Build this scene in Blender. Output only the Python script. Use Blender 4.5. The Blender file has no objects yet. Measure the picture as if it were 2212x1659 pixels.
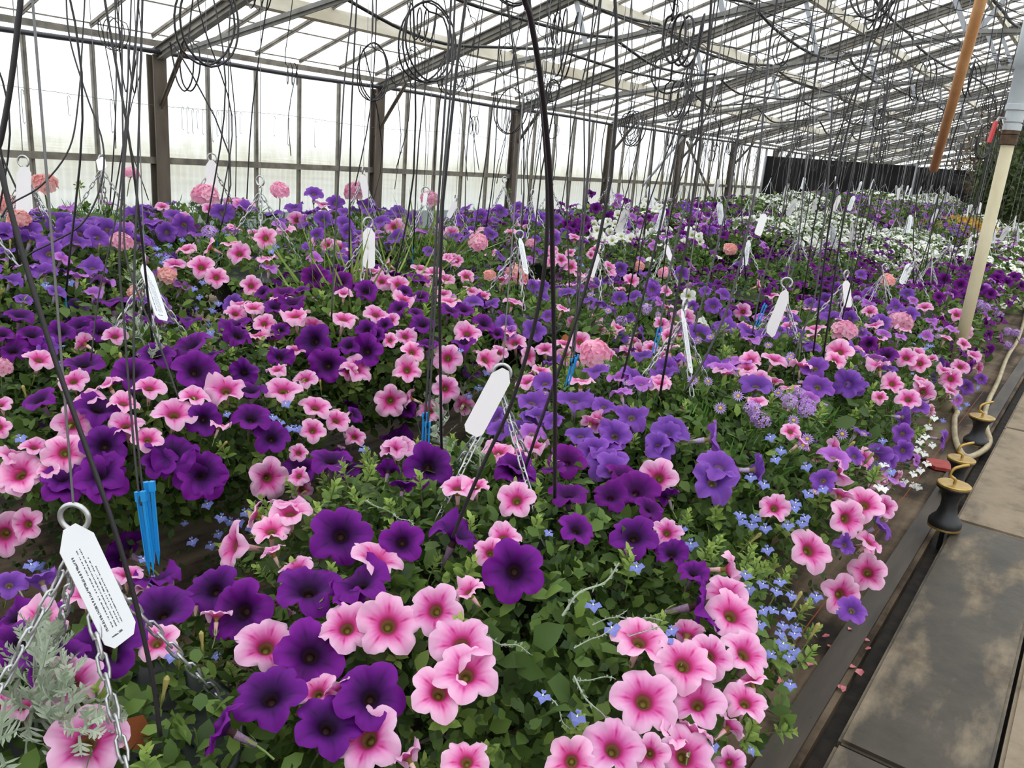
import bpy, bmesh, math, random
import numpy as np
from mathutils import Matrix, Vector
random.seed(7); RNG = np.random.default_rng(11)
SC = bpy.context.scene
COL = SC.collection
# ------------------------------------------------------------------ camera, sky, exposure
CZ = 1.15                                   # camera height above the floor
W_, H_, F_ = 2212.0, 1659.0, 1750.0
YAW, PITCH, ROLL = 0.615, 0.277, 0.083
def _basis():
    cy, sy = math.cos(YAW), math.sin(YAW)
    fw = np.array([-sy*math.cos(PITCH), cy*math.cos(PITCH), -math.sin(PITCH)])
    r = np.array([cy, sy, 0.0]); u = np.cross(r, fw)
    c, s = math.cos(ROLL), math.sin(ROLL)
    return c*r+s*u, c*u-s*r, fw
CR, CU, CF = _basis()
CAM = np.array([0.0, 0.0, CZ])
cam = bpy.data.cameras.new('camera'); camo = bpy.data.objects.new('camera', cam); COL.objects.link(camo)
cam.sensor_width = 36.0; cam.lens = 36.0*F_/W_; cam.clip_start = 0.05; cam.clip_end = 400
M = Matrix(((CR[0], CU[0], -CF[0], 0), (CR[1], CU[1], -CF[1], 0), (CR[2], CU[2], -CF[2], CZ), (0, 0, 0, 1)))
camo.matrix_world = M
SC.camera = camo
def ray(x, y): return CF + CR*(x-W_/2)/F_ - CU*(y-H_/2)/F_
def at(x, y, d): return CAM + d*ray(x, y)
def onz(x, y, z):
    d = ray(x, y); return CAM + d*((z-CZ)/d[2])
def pix(p):
    p = np.asarray(p)-CAM; return W_/2+F_*(p@CR)/(p@CF), H_/2-F_*(p@CU)/(p@CF)

world = bpy.data.worlds.new('overcast_sky'); SC.world = world; world.use_nodes = True
bg = world.node_tree.nodes['Background']
bg.inputs[0].default_value = (0.965, 0.985, 1.0, 1); bg.inputs[1].default_value = 2.45
SC.view_settings.view_transform = 'Standard'; SC.view_settings.look = 'None'
SC.view_settings.gamma = 1.0; SC.view_settings.use_curve_mapping = False
SC.view_settings.exposure = 0.0
SC.cycles.max_bounces = 8; SC.cycles.diffuse_bounces = 4; SC.cycles.transparent_max_bounces = 12
SC.cycles.use_denoising = True

# ------------------------------------------------------------------ helpers
def tag(o, label=None, cat=None, group=None, kind=None):
    if label: o['label'] = label
    if cat: o['category'] = cat
    if group: o['group'] = group
    if kind: o['kind'] = kind
    return o
def obj(name, me, parent=None, loc=(0, 0, 0), rot=None, scale=None):
    o = bpy.data.objects.new(name, me); COL.objects.link(o)
    if parent is not None: o.parent = parent
    if rot is not None:
        o.rotation_mode = 'QUATERNION'; o.rotation_quaternion = rot
    o.location = loc
    if scale is not None: o.scale = (scale,)*3 if np.isscalar(scale) else scale
    return o
def empty(name, loc=(0, 0, 0), parent=None):
    o = bpy.data.objects.new(name, None); COL.objects.link(o); o.location = loc
    o.empty_display_size = 0.05
    if parent: o.parent = parent
    return o
def mesh(name, V, F, mats=(), mi=None, attrs=None, smooth=True):
    V = np.asarray(V, dtype=np.float32); me = bpy.data.meshes.new(name)
    if isinstance(F, np.ndarray):
        k = F.shape[1]; n = len(F)
        me.vertices.add(len(V)); me.vertices.foreach_set('co', V.ravel())
        me.loops.add(n*k); me.loops.foreach_set('vertex_index', F.astype(np.int32).ravel())
        me.polygons.add(n); me.polygons.foreach_set('loop_start', np.arange(0, n*k, k, dtype=np.int32))
        me.update(calc_edges=True)
    else:
        me.from_pydata(V.tolist(), [], F); me.update()
    for m in mats: me.materials.append(m)
    if mi is not None: me.polygons.foreach_set('material_index', np.asarray(mi, dtype=np.int32))
    if smooth: me.polygons.foreach_set('use_smooth', np.ones(len(me.polygons), dtype=bool))
    for k, a in (attrs or {}).items():
        at_ = me.attributes.new(k, 'FLOAT', 'POINT'); at_.data.foreach_set('value', np.asarray(a, dtype=np.float32))
    return me
class MB:
    """collects pieces of one mesh: vertices, faces, material index, point attribute 'tone'"""
    def __init__(s): s.V = []; s.F = []; s.m = []; s.t = []
    def add(s, V, F, m=0, tone=0.5):
        b = len(s.V); s.V += [tuple(map(float, v)) for v in V]
        s.F += [tuple(int(i)+b for i in f) for f in F]; s.m += [m]*len(F)
        s.t += (list(tone) if hasattr(tone, '__len__') else [tone]*len(V))
        return s
    def box(s, c, size, m=0, R=None):
        x, y, z = [v/2 for v in size]
        V = np.array([(i*x, j*y, k*z) for i in (-1, 1) for j in (-1, 1) for k in (-1, 1)])
        if R is not None: V = V@np.asarray(R).T
        return s.add(V+np.asarray(c), [(0, 1, 3, 2), (4, 6, 7, 5), (0, 4, 5, 1), (2, 3, 7, 6), (0, 2, 6, 4), (1, 5, 7, 3)], m)
    def bar(s, a, b, w, h, up=(0, 0, 1), m=0):
        a = np.asarray(a, float); b = np.asarray(b, float); d = b-a; L = np.linalg.norm(d); d /= L
        up = np.asarray(up, float); x = np.cross(d, up); x /= np.linalg.norm(x); z = np.cross(x, d)
        return s.box((a+b)/2, (w, L, h), m, np.stack([x, d, z], 1))
    def tube(s, P, r, n=6, m=0, cap=True, tone=0.5):
        V, F = tube(P, r, n, cap); return s.add(V, F, m, tone)
    def lathe(s, prof, n=24, m=0, origin=(0, 0, 0)):
        o = np.asarray(origin); V = []; F = []
        for (r, z) in prof:
            for k in range(n):
                a = 2*math.pi*k/n; V.append(o+np.array([r*math.cos(a), r*math.sin(a), z]))
        for i in range(len(prof)-1):
            for k in range(n):
                F.append((i*n+k, i*n+(k+1) % n, (i+1)*n+(k+1) % n, (i+1)*n+k))
        return s.add(V, F, m)
    def build(s, name, *mats, smooth=False):
        return mesh(name, s.V, s.F, mats, s.m, {'tone': s.t}, smooth)
def tube(P, r, n=6, cap=True):
    P = np.asarray(P, float); k = len(P)
    rr = np.full(k, r) if np.isscalar(r) else np.asarray(r)
    T = np.gradient(P, axis=0); T /= np.linalg.norm(T, axis=1)[:, None]+1e-12
    ref = np.array([0, 0, 1.0]) if abs(T[0, 2]) < .9 else np.array([1.0, 0, 0])
    x = np.cross(T[0], ref); x /= np.linalg.norm(x); V = []
    for i in range(k):
        x = x-T[i]*(x@T[i]); x /= np.linalg.norm(x)+1e-12; y = np.cross(T[i], x)
        for j in range(n):
            a = 2*math.pi*j/n; V.append(P[i]+rr[i]*(math.cos(a)*x+math.sin(a)*y))
    F = [(i*n+j, i*n+(j+1) % n, (i+1)*n+(j+1) % n, (i+1)*n+j) for i in range(k-1) for j in range(n)]
    if cap: F += [tuple(range(n-1, -1, -1)), tuple(range((k-1)*n, k*n))]
    return V, F
def smooth_path(P, per=6):
    P = np.asarray(P, float); Q = np.vstack([2*P[0]-P[1], P, 2*P[-1]-P[-2]]); out = []
    for i in range(1, len(Q)-2):
        a, b, c, d = Q[i-1:i+3]
        for t in np.linspace(0, 1, per, endpoint=False):
            out.append(.5*(2*b+(c-a)*t+(2*a-5*b+4*c-d)*t*t+(3*b-a-3*c+d)*t**3))
    out.append(P[-1]); return np.array(out)
def unit(v):
    v = np.asarray(v, float); return v/(np.linalg.norm(v)+1e-12)
def frame(zdir, roll=0.0, ref=(0, 0, 1)):
    """quaternion whose local +Z points along zdir"""
    z = unit(zdir); ref = np.asarray(ref, float)
    if abs(z@ref) > .98: ref = np.array([1.0, 0, 0])
    x = unit(np.cross(ref, z)); y = np.cross(z, x); c, s = math.cos(roll), math.sin(roll)
    x, y = c*x+s*y, c*y-s*x
    return Matrix((x, y, z)).transposed().to_quaternion()
def frames(Y, N):
    """(k,3,3): columns x, y(along Y), z(close to N)"""
    Y = Y/(np.linalg.norm(Y, axis=1)[:, None]+1e-9); X = np.cross(Y, N); X /= np.linalg.norm(X, axis=1)[:, None]+1e-9
    Z = np.cross(X, Y); return np.stack([X, Y, Z], 2)
def merge(TV, TF, Rm, S, P):
    """many copies of a small triangle template in one array pair"""
    k = len(P); n = len(TV); S = np.asarray(S, float).reshape(k, 1, 1)
    V = np.einsum('kij,nj->kni', Rm, TV)*S+P[:, None, :]
    F = TF[None]+(np.arange(k)*n)[:, None, None]
    return V.reshape(-1, 3), F.reshape(-1, TF.shape[1])

# ------------------------------------------------------------------ materials
def nt(name):
    m = bpy.data.materials.new(name); m.use_nodes = True; t = m.node_tree
    return m, t, t.nodes['Principled BSDF'], t.nodes['Material Output']
def nd(t, typ, **kw):
    n = t.nodes.new(typ)
    for k, v in kw.items(): setattr(n, k, v)
    return n
def col(c): return (c[0], c[1], c[2], 1.0)
def ramp(t, stops, fac):
    r = nd(t, 'ShaderNodeValToRGB'); e = r.color_ramp.elements
    while len(e) < len(stops): e.new(0.5)
    for i, (p, c) in enumerate(stops): e[i].position = p; e[i].color = col(c)
    if fac is not None: t.links.new(fac, r.inputs[0])
    return r.outputs[0]
def noise(t, scale, detail=4, coord='Object', vec=None, rough=.55):
    n = nd(t, 'ShaderNodeTexNoise'); n.inputs['Scale'].default_value = scale; n.inputs['Detail'].default_value = detail
    n.inputs['Roughness'].default_value = rough
    if vec is None:
        c = nd(t, 'ShaderNodeTexCoord'); vec = c.outputs[coord]
    t.links.new(vec, n.inputs['Vector']); return n.outputs[0]
def mapped(t, scale=(1, 1, 1), coord='Object'):
    c = nd(t, 'ShaderNodeTexCoord'); m = nd(t, 'ShaderNodeMapping'); m.inputs['Scale'].default_value = scale
    t.links.new(c.outputs[coord], m.inputs[0]); return m.outputs[0]
def bump(t, b, h, strength=.3, dist=.01):
    n = nd(t, 'ShaderNodeBump'); n.inputs['Strength'].default_value = strength; n.inputs['Distance'].default_value = dist
    t.links.new(h, n.inputs['Height']); t.links.new(n.outputs[0], b.inputs['Normal'])
def basic(name, c1, c2=None, scale=8, rough=.6, metal=0, detail=5, stretch=None, bumpy=0, lo=.35, hi=.65, spec=.5):
    m, t, b, o = nt(name)
    b.inputs['Roughness'].default_value = rough; b.inputs['Metallic'].default_value = metal
    b.inputs['Specular IOR Level'].default_value = spec
    if c2 is None: b.inputs['Base Color'].default_value = col(c1)
    else:
        f = noise(t, scale, detail, vec=mapped(t, stretch) if stretch else None)
        t.links.new(ramp(t, [(lo, c1), (hi, c2)], f), b.inputs['Base Color'])
        if bumpy: bump(t, b, f, bumpy)
    return m
def leafmat(name, stops, transl=.3, rough=.5, attr='tone', jitter=.12):
    m, t, b, o = nt(name); a = nd(t, 'ShaderNodeAttribute', attribute_name=attr)
    c = ramp(t, stops, a.outputs['Fac'])
    oi = nd(t, 'ShaderNodeObjectInfo'); hs = nd(t, 'ShaderNodeHueSaturation')
    mr = nd(t, 'ShaderNodeMapRange'); mr.inputs[3].default_value = 1-jitter; mr.inputs[4].default_value = 1+jitter
    t.links.new(oi.outputs['Random'], mr.inputs[0]); t.links.new(mr.outputs[0], hs.inputs['Value']); t.links.new(c, hs.inputs['Color'])
    c = hs.outputs[0]
    t.links.new(c, b.inputs['Base Color']); b.inputs['Roughness'].default_value = rough; b.inputs['Specular IOR Level'].default_value = .25
    tr = nd(t, 'ShaderNodeBsdfTranslucent'); mx = nd(t, 'ShaderNodeMixShader'); mx.inputs[0].default_value = transl
    t.links.new(c, tr.inputs[0]); t.links.new(b.outputs[0], mx.inputs[1]); t.links.new(tr.outputs[0], mx.inputs[2])
    t.links.new(mx.outputs[0], o.inputs[0]); return m
def panemat(name, tint, transl, dirt=None, dirt_z=None):
    """glass or clear sheet: light passes straight through, part of it scattered"""
    m, t, b, o = nt(name); t.nodes.remove(b)
    tr = nd(t, 'ShaderNodeBsdfTransparent'); tl = nd(t, 'ShaderNodeBsdfTranslucent'); mx = nd(t, 'ShaderNodeMixShader')
    gl = nd(t, 'ShaderNodeBsdfGlossy'); gl.inputs['Roughness'].default_value = .15; mg = nd(t, 'ShaderNodeMixShader'); mg.inputs[0].default_value = .04
    mx.inputs[0].default_value = transl
    if dirt is not None:
        g = nd(t, 'ShaderNodeNewGeometry'); sp = nd(t, 'ShaderNodeSeparateXYZ'); t.links.new(g.outputs['Position'], sp.inputs[0])
        mr = nd(t, 'ShaderNodeMapRange'); mr.inputs[1].default_value = dirt_z[0]; mr.inputs[2].default_value = dirt_z[1]
        t.links.new(sp.outputs[2], mr.inputs[0])
        mp = nd(t, 'ShaderNodeMapping'); mp.inputs['Scale'].default_value = (1, 3.5, 1.0); t.links.new(g.outputs['Position'], mp.inputs[0])
        n = noise(t, 3.0, 6, vec=mp.outputs[0], rough=.7)
        mu = nd(t, 'ShaderNodeMath', operation='MULTIPLY'); t.links.new(mr.outputs[0], mu.inputs[0]); t.links.new(n, mu.inputs[1])
        c = ramp(t, [(.12, tint), (.62, dirt)], mu.outputs[0])
        t.links.new(c, tr.inputs[0]); t.links.new(c, tl.inputs[0])
    else:
        tr.inputs[0].default_value = col(tint); tl.inputs[0].default_value = col(tint)
    t.links.new(tr.outputs[0], mx.inputs[1]); t.links.new(tl.outputs[0], mx.inputs[2])
    t.links.new(mx.outputs[0], mg.inputs[1]); t.links.new(gl.outputs[0], mg.inputs[2]); t.links.new(mg.outputs[0], o.inputs[0])
    return m
def petalmat(name, stops, vein, transl=.28, jitter=.1):
    """petal colour from the throat (rad 0) to the rim (rad 1); vein = streak strength along the radius"""
    m, t, b, o = nt(name)
    a = nd(t, 'ShaderNodeAttribute', attribute_name='rad'); v = nd(t, 'ShaderNodeAttribute', attribute_name='vein')
    ml = nd(t, 'ShaderNodeMath', operation='MULTIPLY_ADD'); ml.inputs[1].default_value = -vein
    t.links.new(v.outputs['Fac'], ml.inputs[0]); t.links.new(a.outputs['Fac'], ml.inputs[2])
    c = ramp(t, stops, ml.outputs[0])
    oi = nd(t, 'ShaderNodeObjectInfo'); hs = nd(t, 'ShaderNodeHueSaturation')
    mr = nd(t, 'ShaderNodeMapRange'); mr.inputs[3].default_value = 1-jitter; mr.inputs[4].default_value = 1+jitter
    mh = nd(t, 'ShaderNodeMapRange'); mh.inputs[3].default_value = .492; mh.inputs[4].default_value = .508
    t.links.new(oi.outputs['Random'], mr.inputs[0]); t.links.new(mr.outputs[0], hs.inputs['Value'])
    t.links.new(oi.outputs['Random'], mh.inputs[0]); t.links.new(mh.outputs[0], hs.inputs['Hue']); t.links.new(c, hs.inputs['Color'])
    c = hs.outputs[0]; t.links.new(c, b.inputs['Base Color'])
    b.inputs['Roughness'].default_value = .6; b.inputs['Specular IOR Level'].default_value = .15
    tr = nd(t, 'ShaderNodeBsdfTranslucent'); mx = nd(t, 'ShaderNodeMixShader'); mx.inputs[0].default_value = transl
    t.links.new(c, tr.inputs[0]); t.links.new(b.outputs[0], mx.inputs[1]); t.links.new(tr.outputs[0], mx.inputs[2])
    t.links.new(mx.outputs[0], o.inputs[0]); return m

MT = {}
MT['steel'] = basic('weathered_grey_steel', (.10, .095, .08), (.20, .19, .165), 5, .6, 0)
MT['post'] = basic('rust_brown_post', (.075, .06, .045), (.15, .125, .10), 6, .75, stretch=(1, 1, .25))
MT['bar'] = basic('glazing_bar_grey', (.13, .12, .10), (.27, .25, .21), 7, .65)
MT['purlin'] = basic('stained_cream_paint', (.42, .38, .28), (.66, .63, .54), 3.2, .7, stretch=(1, .35, 1), detail=8)
MT['pipe'] = basic('dark_heating_pipe', (.035, .036, .045), None, rough=.35)
MT['poly'] = basic('black_polythene_pipe', (.012, .012, .014), None, rough=.4)
MT['tubeblk'] = basic('black_drip_tubing', (.014, .012, .015), None, rough=.38)
MT['wire'] = basic('galvanised_wire', (.23, .23, .24), None, rough=.45, metal=.5)
MT['zinc'] = basic('bright_zinc_chain', (.42, .43, .44), (.62, .63, .64), 40, .35, .75)
MT['blue'] = basic('blue_plastic_stake', (.008, .25, .62), None, rough=.4)
MT['tagback'] = basic('white_card', (.70, .675, .69), None, rough=.55)
MT['concrete'] = None
MT['roofglass'] = panemat('roof_glass', (.97, .98, .98), .25)
MT['wallglass'] = panemat('wall_glass', (.80, .82, .83), .35, (.50, .49, .39), (1.25, .80))
MT['sheet'] = panemat('corrugated_clear_sheet', (.58, .60, .595), .55, (.50, .495, .42), (.15, .75))
MT['base'] = basic('pale_blue_grey_boards', (.30, .37, .38), (.40, .47, .48), 3, .7)
MT['black_sheet'] = basic('black_woven_sheet', (.006, .006, .0065), (.011, .011, .011), 3, .7, bumpy=.15, spec=.2)
MT['galv'] = basic('galvanised_post', (.35, .37, .40), None, rough=.4, metal=.4)
MT['greypipe'] = basic('pale_grey_plastic_pipe', (.42, .47, .50), (.50, .54, .56), 6, .4)
MT['creampipe'] = basic('dirty_cream_pipe', (.46, .40, .24), (.58, .52, .36), 9, .5, stretch=(1, 1, .4))
MT['rust'] = basic('rusty_fitting', (.05, .03, .018), (.12, .07, .035), 30, .8)
MT['red'] = basic('red_plastic', (.55, .025, .03), None, rough=.4)
MT['wood'] = basic('varnished_wood_pole', (.46, .21, .075), (.62, .33, .14), 14, .45, stretch=(1, 1, .12))
MT['rubber'] = basic('black_rubber_spool', (.011, .011, .013), (.022, .022, .025), 14, .5)
MT['brass'] = basic('dull_brass', (.36, .23, .06), (.55, .38, .12), 25, .35, .7)
MT['hose'] = basic('dirty_beige_hose', (.30, .24, .14), (.46, .39, .25), 18, .55)
MT['soil'] = basic('dark_wet_soil', (.010, .008, .006), (.03, .022, .015), 25, .85, bumpy=.5)
MT['bowl'] = basic('dark_green_plastic_bowl', (.012, .02, .014), None, rough=.45)
MT['gravel'] = basic('pale_outside_ground', (.42, .42, .38), (.62, .62, .58), .6, .9)
MT['toolred'] = basic('faded_red_blade', (.30, .03, .025), (.42, .06, .05), 30, .5)
MT['toolwood'] = basic('brown_stick', (.05, .028, .016), None, rough=.7)
# ground cover fabric: woven brown-black, wet patches, one thin orange thread
m, t, b, o = nt('brown_ground_cover'); MT['mat'] = m
c = nd(t, 'ShaderNodeTexCoord')
n1 = noise(t, 2.2, 6, vec=c.outputs['Object'], rough=.65); n2 = noise(t, 60, 2, vec=c.outputs['Object'])
mp = nd(t, 'ShaderNodeMapping'); mp.inputs['Scale'].default_value = (9, .5, 1); t.links.new(c.outputs['Object'], mp.inputs[0])
n3 = noise(t, 2.0, 5, vec=mp.outputs[0])
ad = nd(t, 'ShaderNodeMath', operation='MULTIPLY_ADD'); ad.inputs[1].default_value = .55; t.links.new(n3, ad.inputs[0]); t.links.new(n1, ad.inputs[2])
cc = ramp(t, [(.62, (.012, .009, .006)), (.70, (.044, .030, .019)), (.80, (.115, .082, .053)), (.93, (.18, .135, .092))], ad.outputs[0])
sp = nd(t, 'ShaderNodeSeparateXYZ'); t.links.new(c.outputs['Object'], sp.inputs[0])
s1 = nd(t, 'ShaderNodeMath', operation='ADD'); s1.inputs[1].default_value = .425; t.links.new(sp.outputs[0], s1.inputs[0])
s2 = nd(t, 'ShaderNodeMath', operation='ABSOLUTE'); t.links.new(s1.outputs[0], s2.inputs[0])
s3 = nd(t, 'ShaderNodeMath', operation='LESS_THAN'); s3.inputs[1].default_value = .0016; t.links.new(s2.outputs[0], s3.inputs[0])
mx = nd(t, 'ShaderNodeMix', data_type='RGBA'); t.links.new(s3.outputs[0], mx.inputs[0]); t.links.new(cc, mx.inputs[6]); mx.inputs[7].default_value = (.25, .07, .03, 1)
t.links.new(mx.outputs[2], b.inputs['Base Color'])
b.inputs['Specular IOR Level'].default_value = .18; t.links.new(ramp(t, [(.5, (.4,)*3), (.7, (.75,)*3)], ad.outputs[0]), b.inputs['Roughness']); bump(t, b, n2, .15, .003)
# concrete slabs: dry tan, with wet dark patches (wet: how much of the slab is dark)
def concrete(name, lo, hi):
    m, t, b, o = nt(name); c = nd(t, 'ShaderNodeTexCoord')
    g = nd(t, 'ShaderNodeNewGeometry')
    mp = nd(t, 'ShaderNodeMapping'); mp.inputs['Scale'].default_value = (2.2, .7, 1); t.links.new(g.outputs['Position'], mp.inputs[0])
    n1 = noise(t, 2.0, 7, vec=mp.outputs[0], rough=.6); n2 = noise(t, 40, 4, vec=g.outputs['Position']); n3 = noise(t, 7, 6, vec=g.outputs['Position'], rough=.7)
    dry = ramp(t, [(.3, (.13, .10, .068)), (.5, (.235, .188, .132)), (.75, (.29, .235, .17))], n3)
    wet = ramp(t, [(.3, (.036, .030, .022)), (.7, (.076, .064, .047))], n3)
    f = ramp(t, [(lo, (0,)*3), (hi, (1,)*3)], n1)
    mx = nd(t, 'ShaderNodeMix', data_type='RGBA'); t.links.new(f, mx.inputs[0]); t.links.new(wet, mx.inputs[6]); t.links.new(dry, mx.inputs[7])
    t.links.new(mx.outputs[2], b.inputs['Base Color'])
    b.inputs['Specular IOR Level'].default_value = .25; t.links.new(ramp(t, [(0, (.45,)*3), (1, (.85,)*3)], f), b.inputs['Roughness']); bump(t, b, n2, .25, .004)
    return m
MT['slab_wet'] = concrete('half_wet_concrete', .50, .60)
MT['slab_dry'] = concrete('dry_concrete', .26, .40)
# printed side of the plant tags: rows of small grey print along the card
m, t, b, o = nt('printed_white_card'); MT['print'] = m
b.inputs['Roughness'].default_value = .5
c = nd(t, 'ShaderNodeTexCoord'); sp = nd(t, 'ShaderNodeSeparateXYZ'); t.links.new(c.outputs['Object'], sp.inputs[0])
def mth(op, a, bb=None):
    n = nd(t, 'ShaderNodeMath', operation=op)
    for i, v in enumerate((a, bb)):
        if v is None: continue
        if isinstance(v, (int, float)): n.inputs[i].default_value = v
        else: t.links.new(v, n.inputs[i])
    return n.outputs[0]
X, Y = sp.outputs[0], sp.outputs[1]
def band(v, lo, hi): return mth('MULTIPLY', mth('GREATER_THAN', v, lo), mth('LESS_THAN', v, hi))
mp = nd(t, 'ShaderNodeMapping'); mp.inputs['Scale'].default_value = (150, 520, 1); t.links.new(c.outputs['Object'], mp.inputs[0])
nl = noise(t, 1.0, 1, vec=mp.outputs[0]); ink = mth('GREATER_THAN', nl, .47)
rows = None
for (a0, a1, y0, y1) in ((-.0150, -.0118, -.142, -.035), (-.0062, -.0046, -.142, -.03), (-.0016, 0, -.142, -.03), (.0030, .0046, -.142, -.045), (.0072, .0086, -.142, -.06)):
    r_ = mth('MULTIPLY', band(X, a0, a1), band(Y, y0, y1)); rows = r_ if rows is None else mth('MAXIMUM', rows, r_)
rows = mth('MAXIMUM', rows, mth('MULTIPLY', band(X, -.012, .004), band(Y, -.152, -.149)))
fac = mth('MULTIPLY', rows, ink)
mx = nd(t, 'ShaderNodeMix', data_type='RGBA'); t.links.new(fac, mx.inputs[0]); mx.inputs[6].default_value = (.80, .83, .86, 1); mx.inputs[7].default_value = (.10, .10, .11, 1)
t.links.new(mx.outputs[2], b.inputs['Base Color'])
# plants
G = lambda *s: [(i/(len(s)-1), c) for i, c in enumerate(s)]
MT['leaf'] = leafmat('petunia_leaf', G((.036, .070, .016), (.075, .135, .027), (.125, .21, .040), (.22, .33, .07)), .28)
MT['shoot'] = leafmat('young_petunia_leaf', G((.14, .235, .05), (.25, .37, .08), (.36, .48, .12)), .35)
MT['darkleaf'] = leafmat('lobelia_leaf', G((.022, .048, .014), (.042, .082, .022), (.08, .14, .034)))
MT['fine'] = leafmat('fine_feathery_leaf', G((.045, .12, .02), (.08, .20, .03), (.14, .29, .05)), .35)
MT['silver'] = leafmat('silver_felted_leaf', G((.20, .26, .17), (.32, .38, .28), (.46, .51, .41)), .15, .8)
MT['stem'] = leafmat('green_stem', G((.10, .15, .04), (.17, .23, .07)), 0.0)
MT['bud'] = leafmat('petunia_bud', G((.35, .22, .16), (.42, .36, .12), (.30, .36, .10)), .2)
MT['seed'] = leafmat('geranium_bud_green', G((.16, .26, .05), (.34, .44, .11)), .1)
P1 = dict(
 K=([(0, (.30, .22, .05)), (.10, (.22, .05, .06)), (.17, (.52, .035, .19)), (.27, (.68, .11, .38)), (.42, (.78, .28, .55)), (.68, (.83, .44, .67)), (1, (.87, .56, .76))], .30),
 D=([(0, (.05, .02, .02)), (.10, (.012, .001, .022)), (.30, (.050, .002, .090)), (.55, (.115, .005, .185)), (1, (.175, .011, .265))], .22),
 V=([(0, (.30, .25, .10)), (.12, (.10, .03, .20)), (.35, (.145, .045, .33)), (.7, (.22, .072, .43)), (1, (.29, .115, .52))], .24),
 M=([(0, (.06, .01, .05)), (.2, (.045, .002, .075)), (.6, (.13, .004, .185)), (1, (.18, .008, .24))], .12),
 P=([(0, (.5, .45, .2)), (.15, (.30, .06, .36)), (.5, (.42, .13, .56)), (1, (.55, .24, .68))], .14),
 W=([(0, (.55, .50, .08)), (.12, (.45, .52, .20)), (.26, (.76, .78, .66)), (.5, (.84, .85, .81)), (1, (.88, .88, .86))], .06))
for k, (s_, v_) in P1.items(): MT['pet'+k] = petalmat({'K': 'pink', 'D': 'dark_purple', 'V': 'violet', 'M': 'magenta_purple', 'P': 'lilac', 'W': 'white'}[k]+'_petal', s_, v_, transl=.3 if k != 'D' else .2)
MT['ger_g'] = leafmat('pink_geranium_petal', G((.82, .28, .48), (.88, .43, .60), (.92, .60, .72)), .42)
MT['ger_s'] = leafmat('salmon_geranium_petal', G((.86, .34, .33), (.90, .47, .45), (.93, .62, .58)), .42)
MT['lob'] = leafmat('blue_lobelia_petal', G((.13, .15, .46), (.20, .23, .60), (.30, .34, .70)), .2)
MT['lobw'] = leafmat('white_lobelia_petal', G((.70, .72, .66), (.86, .87, .84)), .2)
MT['daisy'] = leafmat('lilac_daisy_petal', G((.36, .21, .58), (.52, .36, .72)), .2)
MT['verb'] = leafmat('lilac_verbena_petal', G((.26, .11, .46), (.44, .24, .62), (.58, .40, .72)), .2)
MT['eye'] = basic('yellow_flower_eye', (.55, .38, .03), None, rough=.7)
MT['whiteeye'] = basic('white_flower_eye', (.75, .76, .80), None, rough=.7)
MT['gold'] = leafmat('golden_leaf', G((.40, .20, .02), (.52, .32, .04), (.56, .42, .08)), .3)
MT['tree'] = leafmat('dull_green_tree_leaf', G((.035, .06, .02), (.07, .105, .035), (.13, .16, .06)), .3)
MT['treebrown'] = leafmat('brownish_shrub_leaf', G((.09, .05, .025), (.14, .085, .04), (.12, .12, .05)), .3)
MT['bark'] = basic('shrub_bark', (.06, .045, .03), (.12, .09, .06), 12, .85)
MT['brownbit'] = basic('dead_rust_brown_petal', (.28, .07, .015), (.18, .05, .01), 40, .8)
# ------------------------------------------------------------------ the greenhouse shell
XW = 8.1; BAY = 3.05; Y1 = 4.8; SL = .35
PY = [Y1+BAY*i for i in range(-3, 12)]                  # truss positions along the house
EAVE = CZ+.67; RAIL = CZ-.365; SILL = CZ-.90
def roofz(x): return CZ+.76+SL*(XW-abs(x))
NS = np.array([-SL, 0, 1])/math.hypot(1, SL)            # outward normal of the left slope
floor = tag(obj('floor', MB().box((-4.2, 17, -.03), (7.86, 46, .06)).build('floor', MT['mat'])), 'brown-black woven ground cover matting with wet patches', 'floor', kind='structure')
fl2 = tag(obj('floor_soil', MB().box((.0, 17, -.06), (16.2, 46, .06)).build('floor_soil', MT['soil'])), 'dark wet soil strip beside the concrete path', 'floor', kind='structure')
tag(obj('floor_matting', MB().box((4.5, 17, -.03), (7.2, 46, .06)).build('floor_matting', MT['mat'])), 'ground cover matting on the far side of the path', 'floor', kind='structure')
tag(obj('ground', MB().box((0, 17, -.16), (200, 220, .08)).build('ground', MT['gravel'])), 'pale ground outside the greenhouse', 'ground', kind='structure')
# edging strip of folded matting beside the slabs
tag(obj('trim_1', MB().box((-.315, 17, .004), (.06, 46, .012)).build('edging', basic('damp_dark_edging', (.03, .024, .018), (.075, .058, .042), 5, .55, stretch=(3, .5, 1)))),
    'narrow damp dark edging strip along the matting', 'trim', kind='structure')
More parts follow.
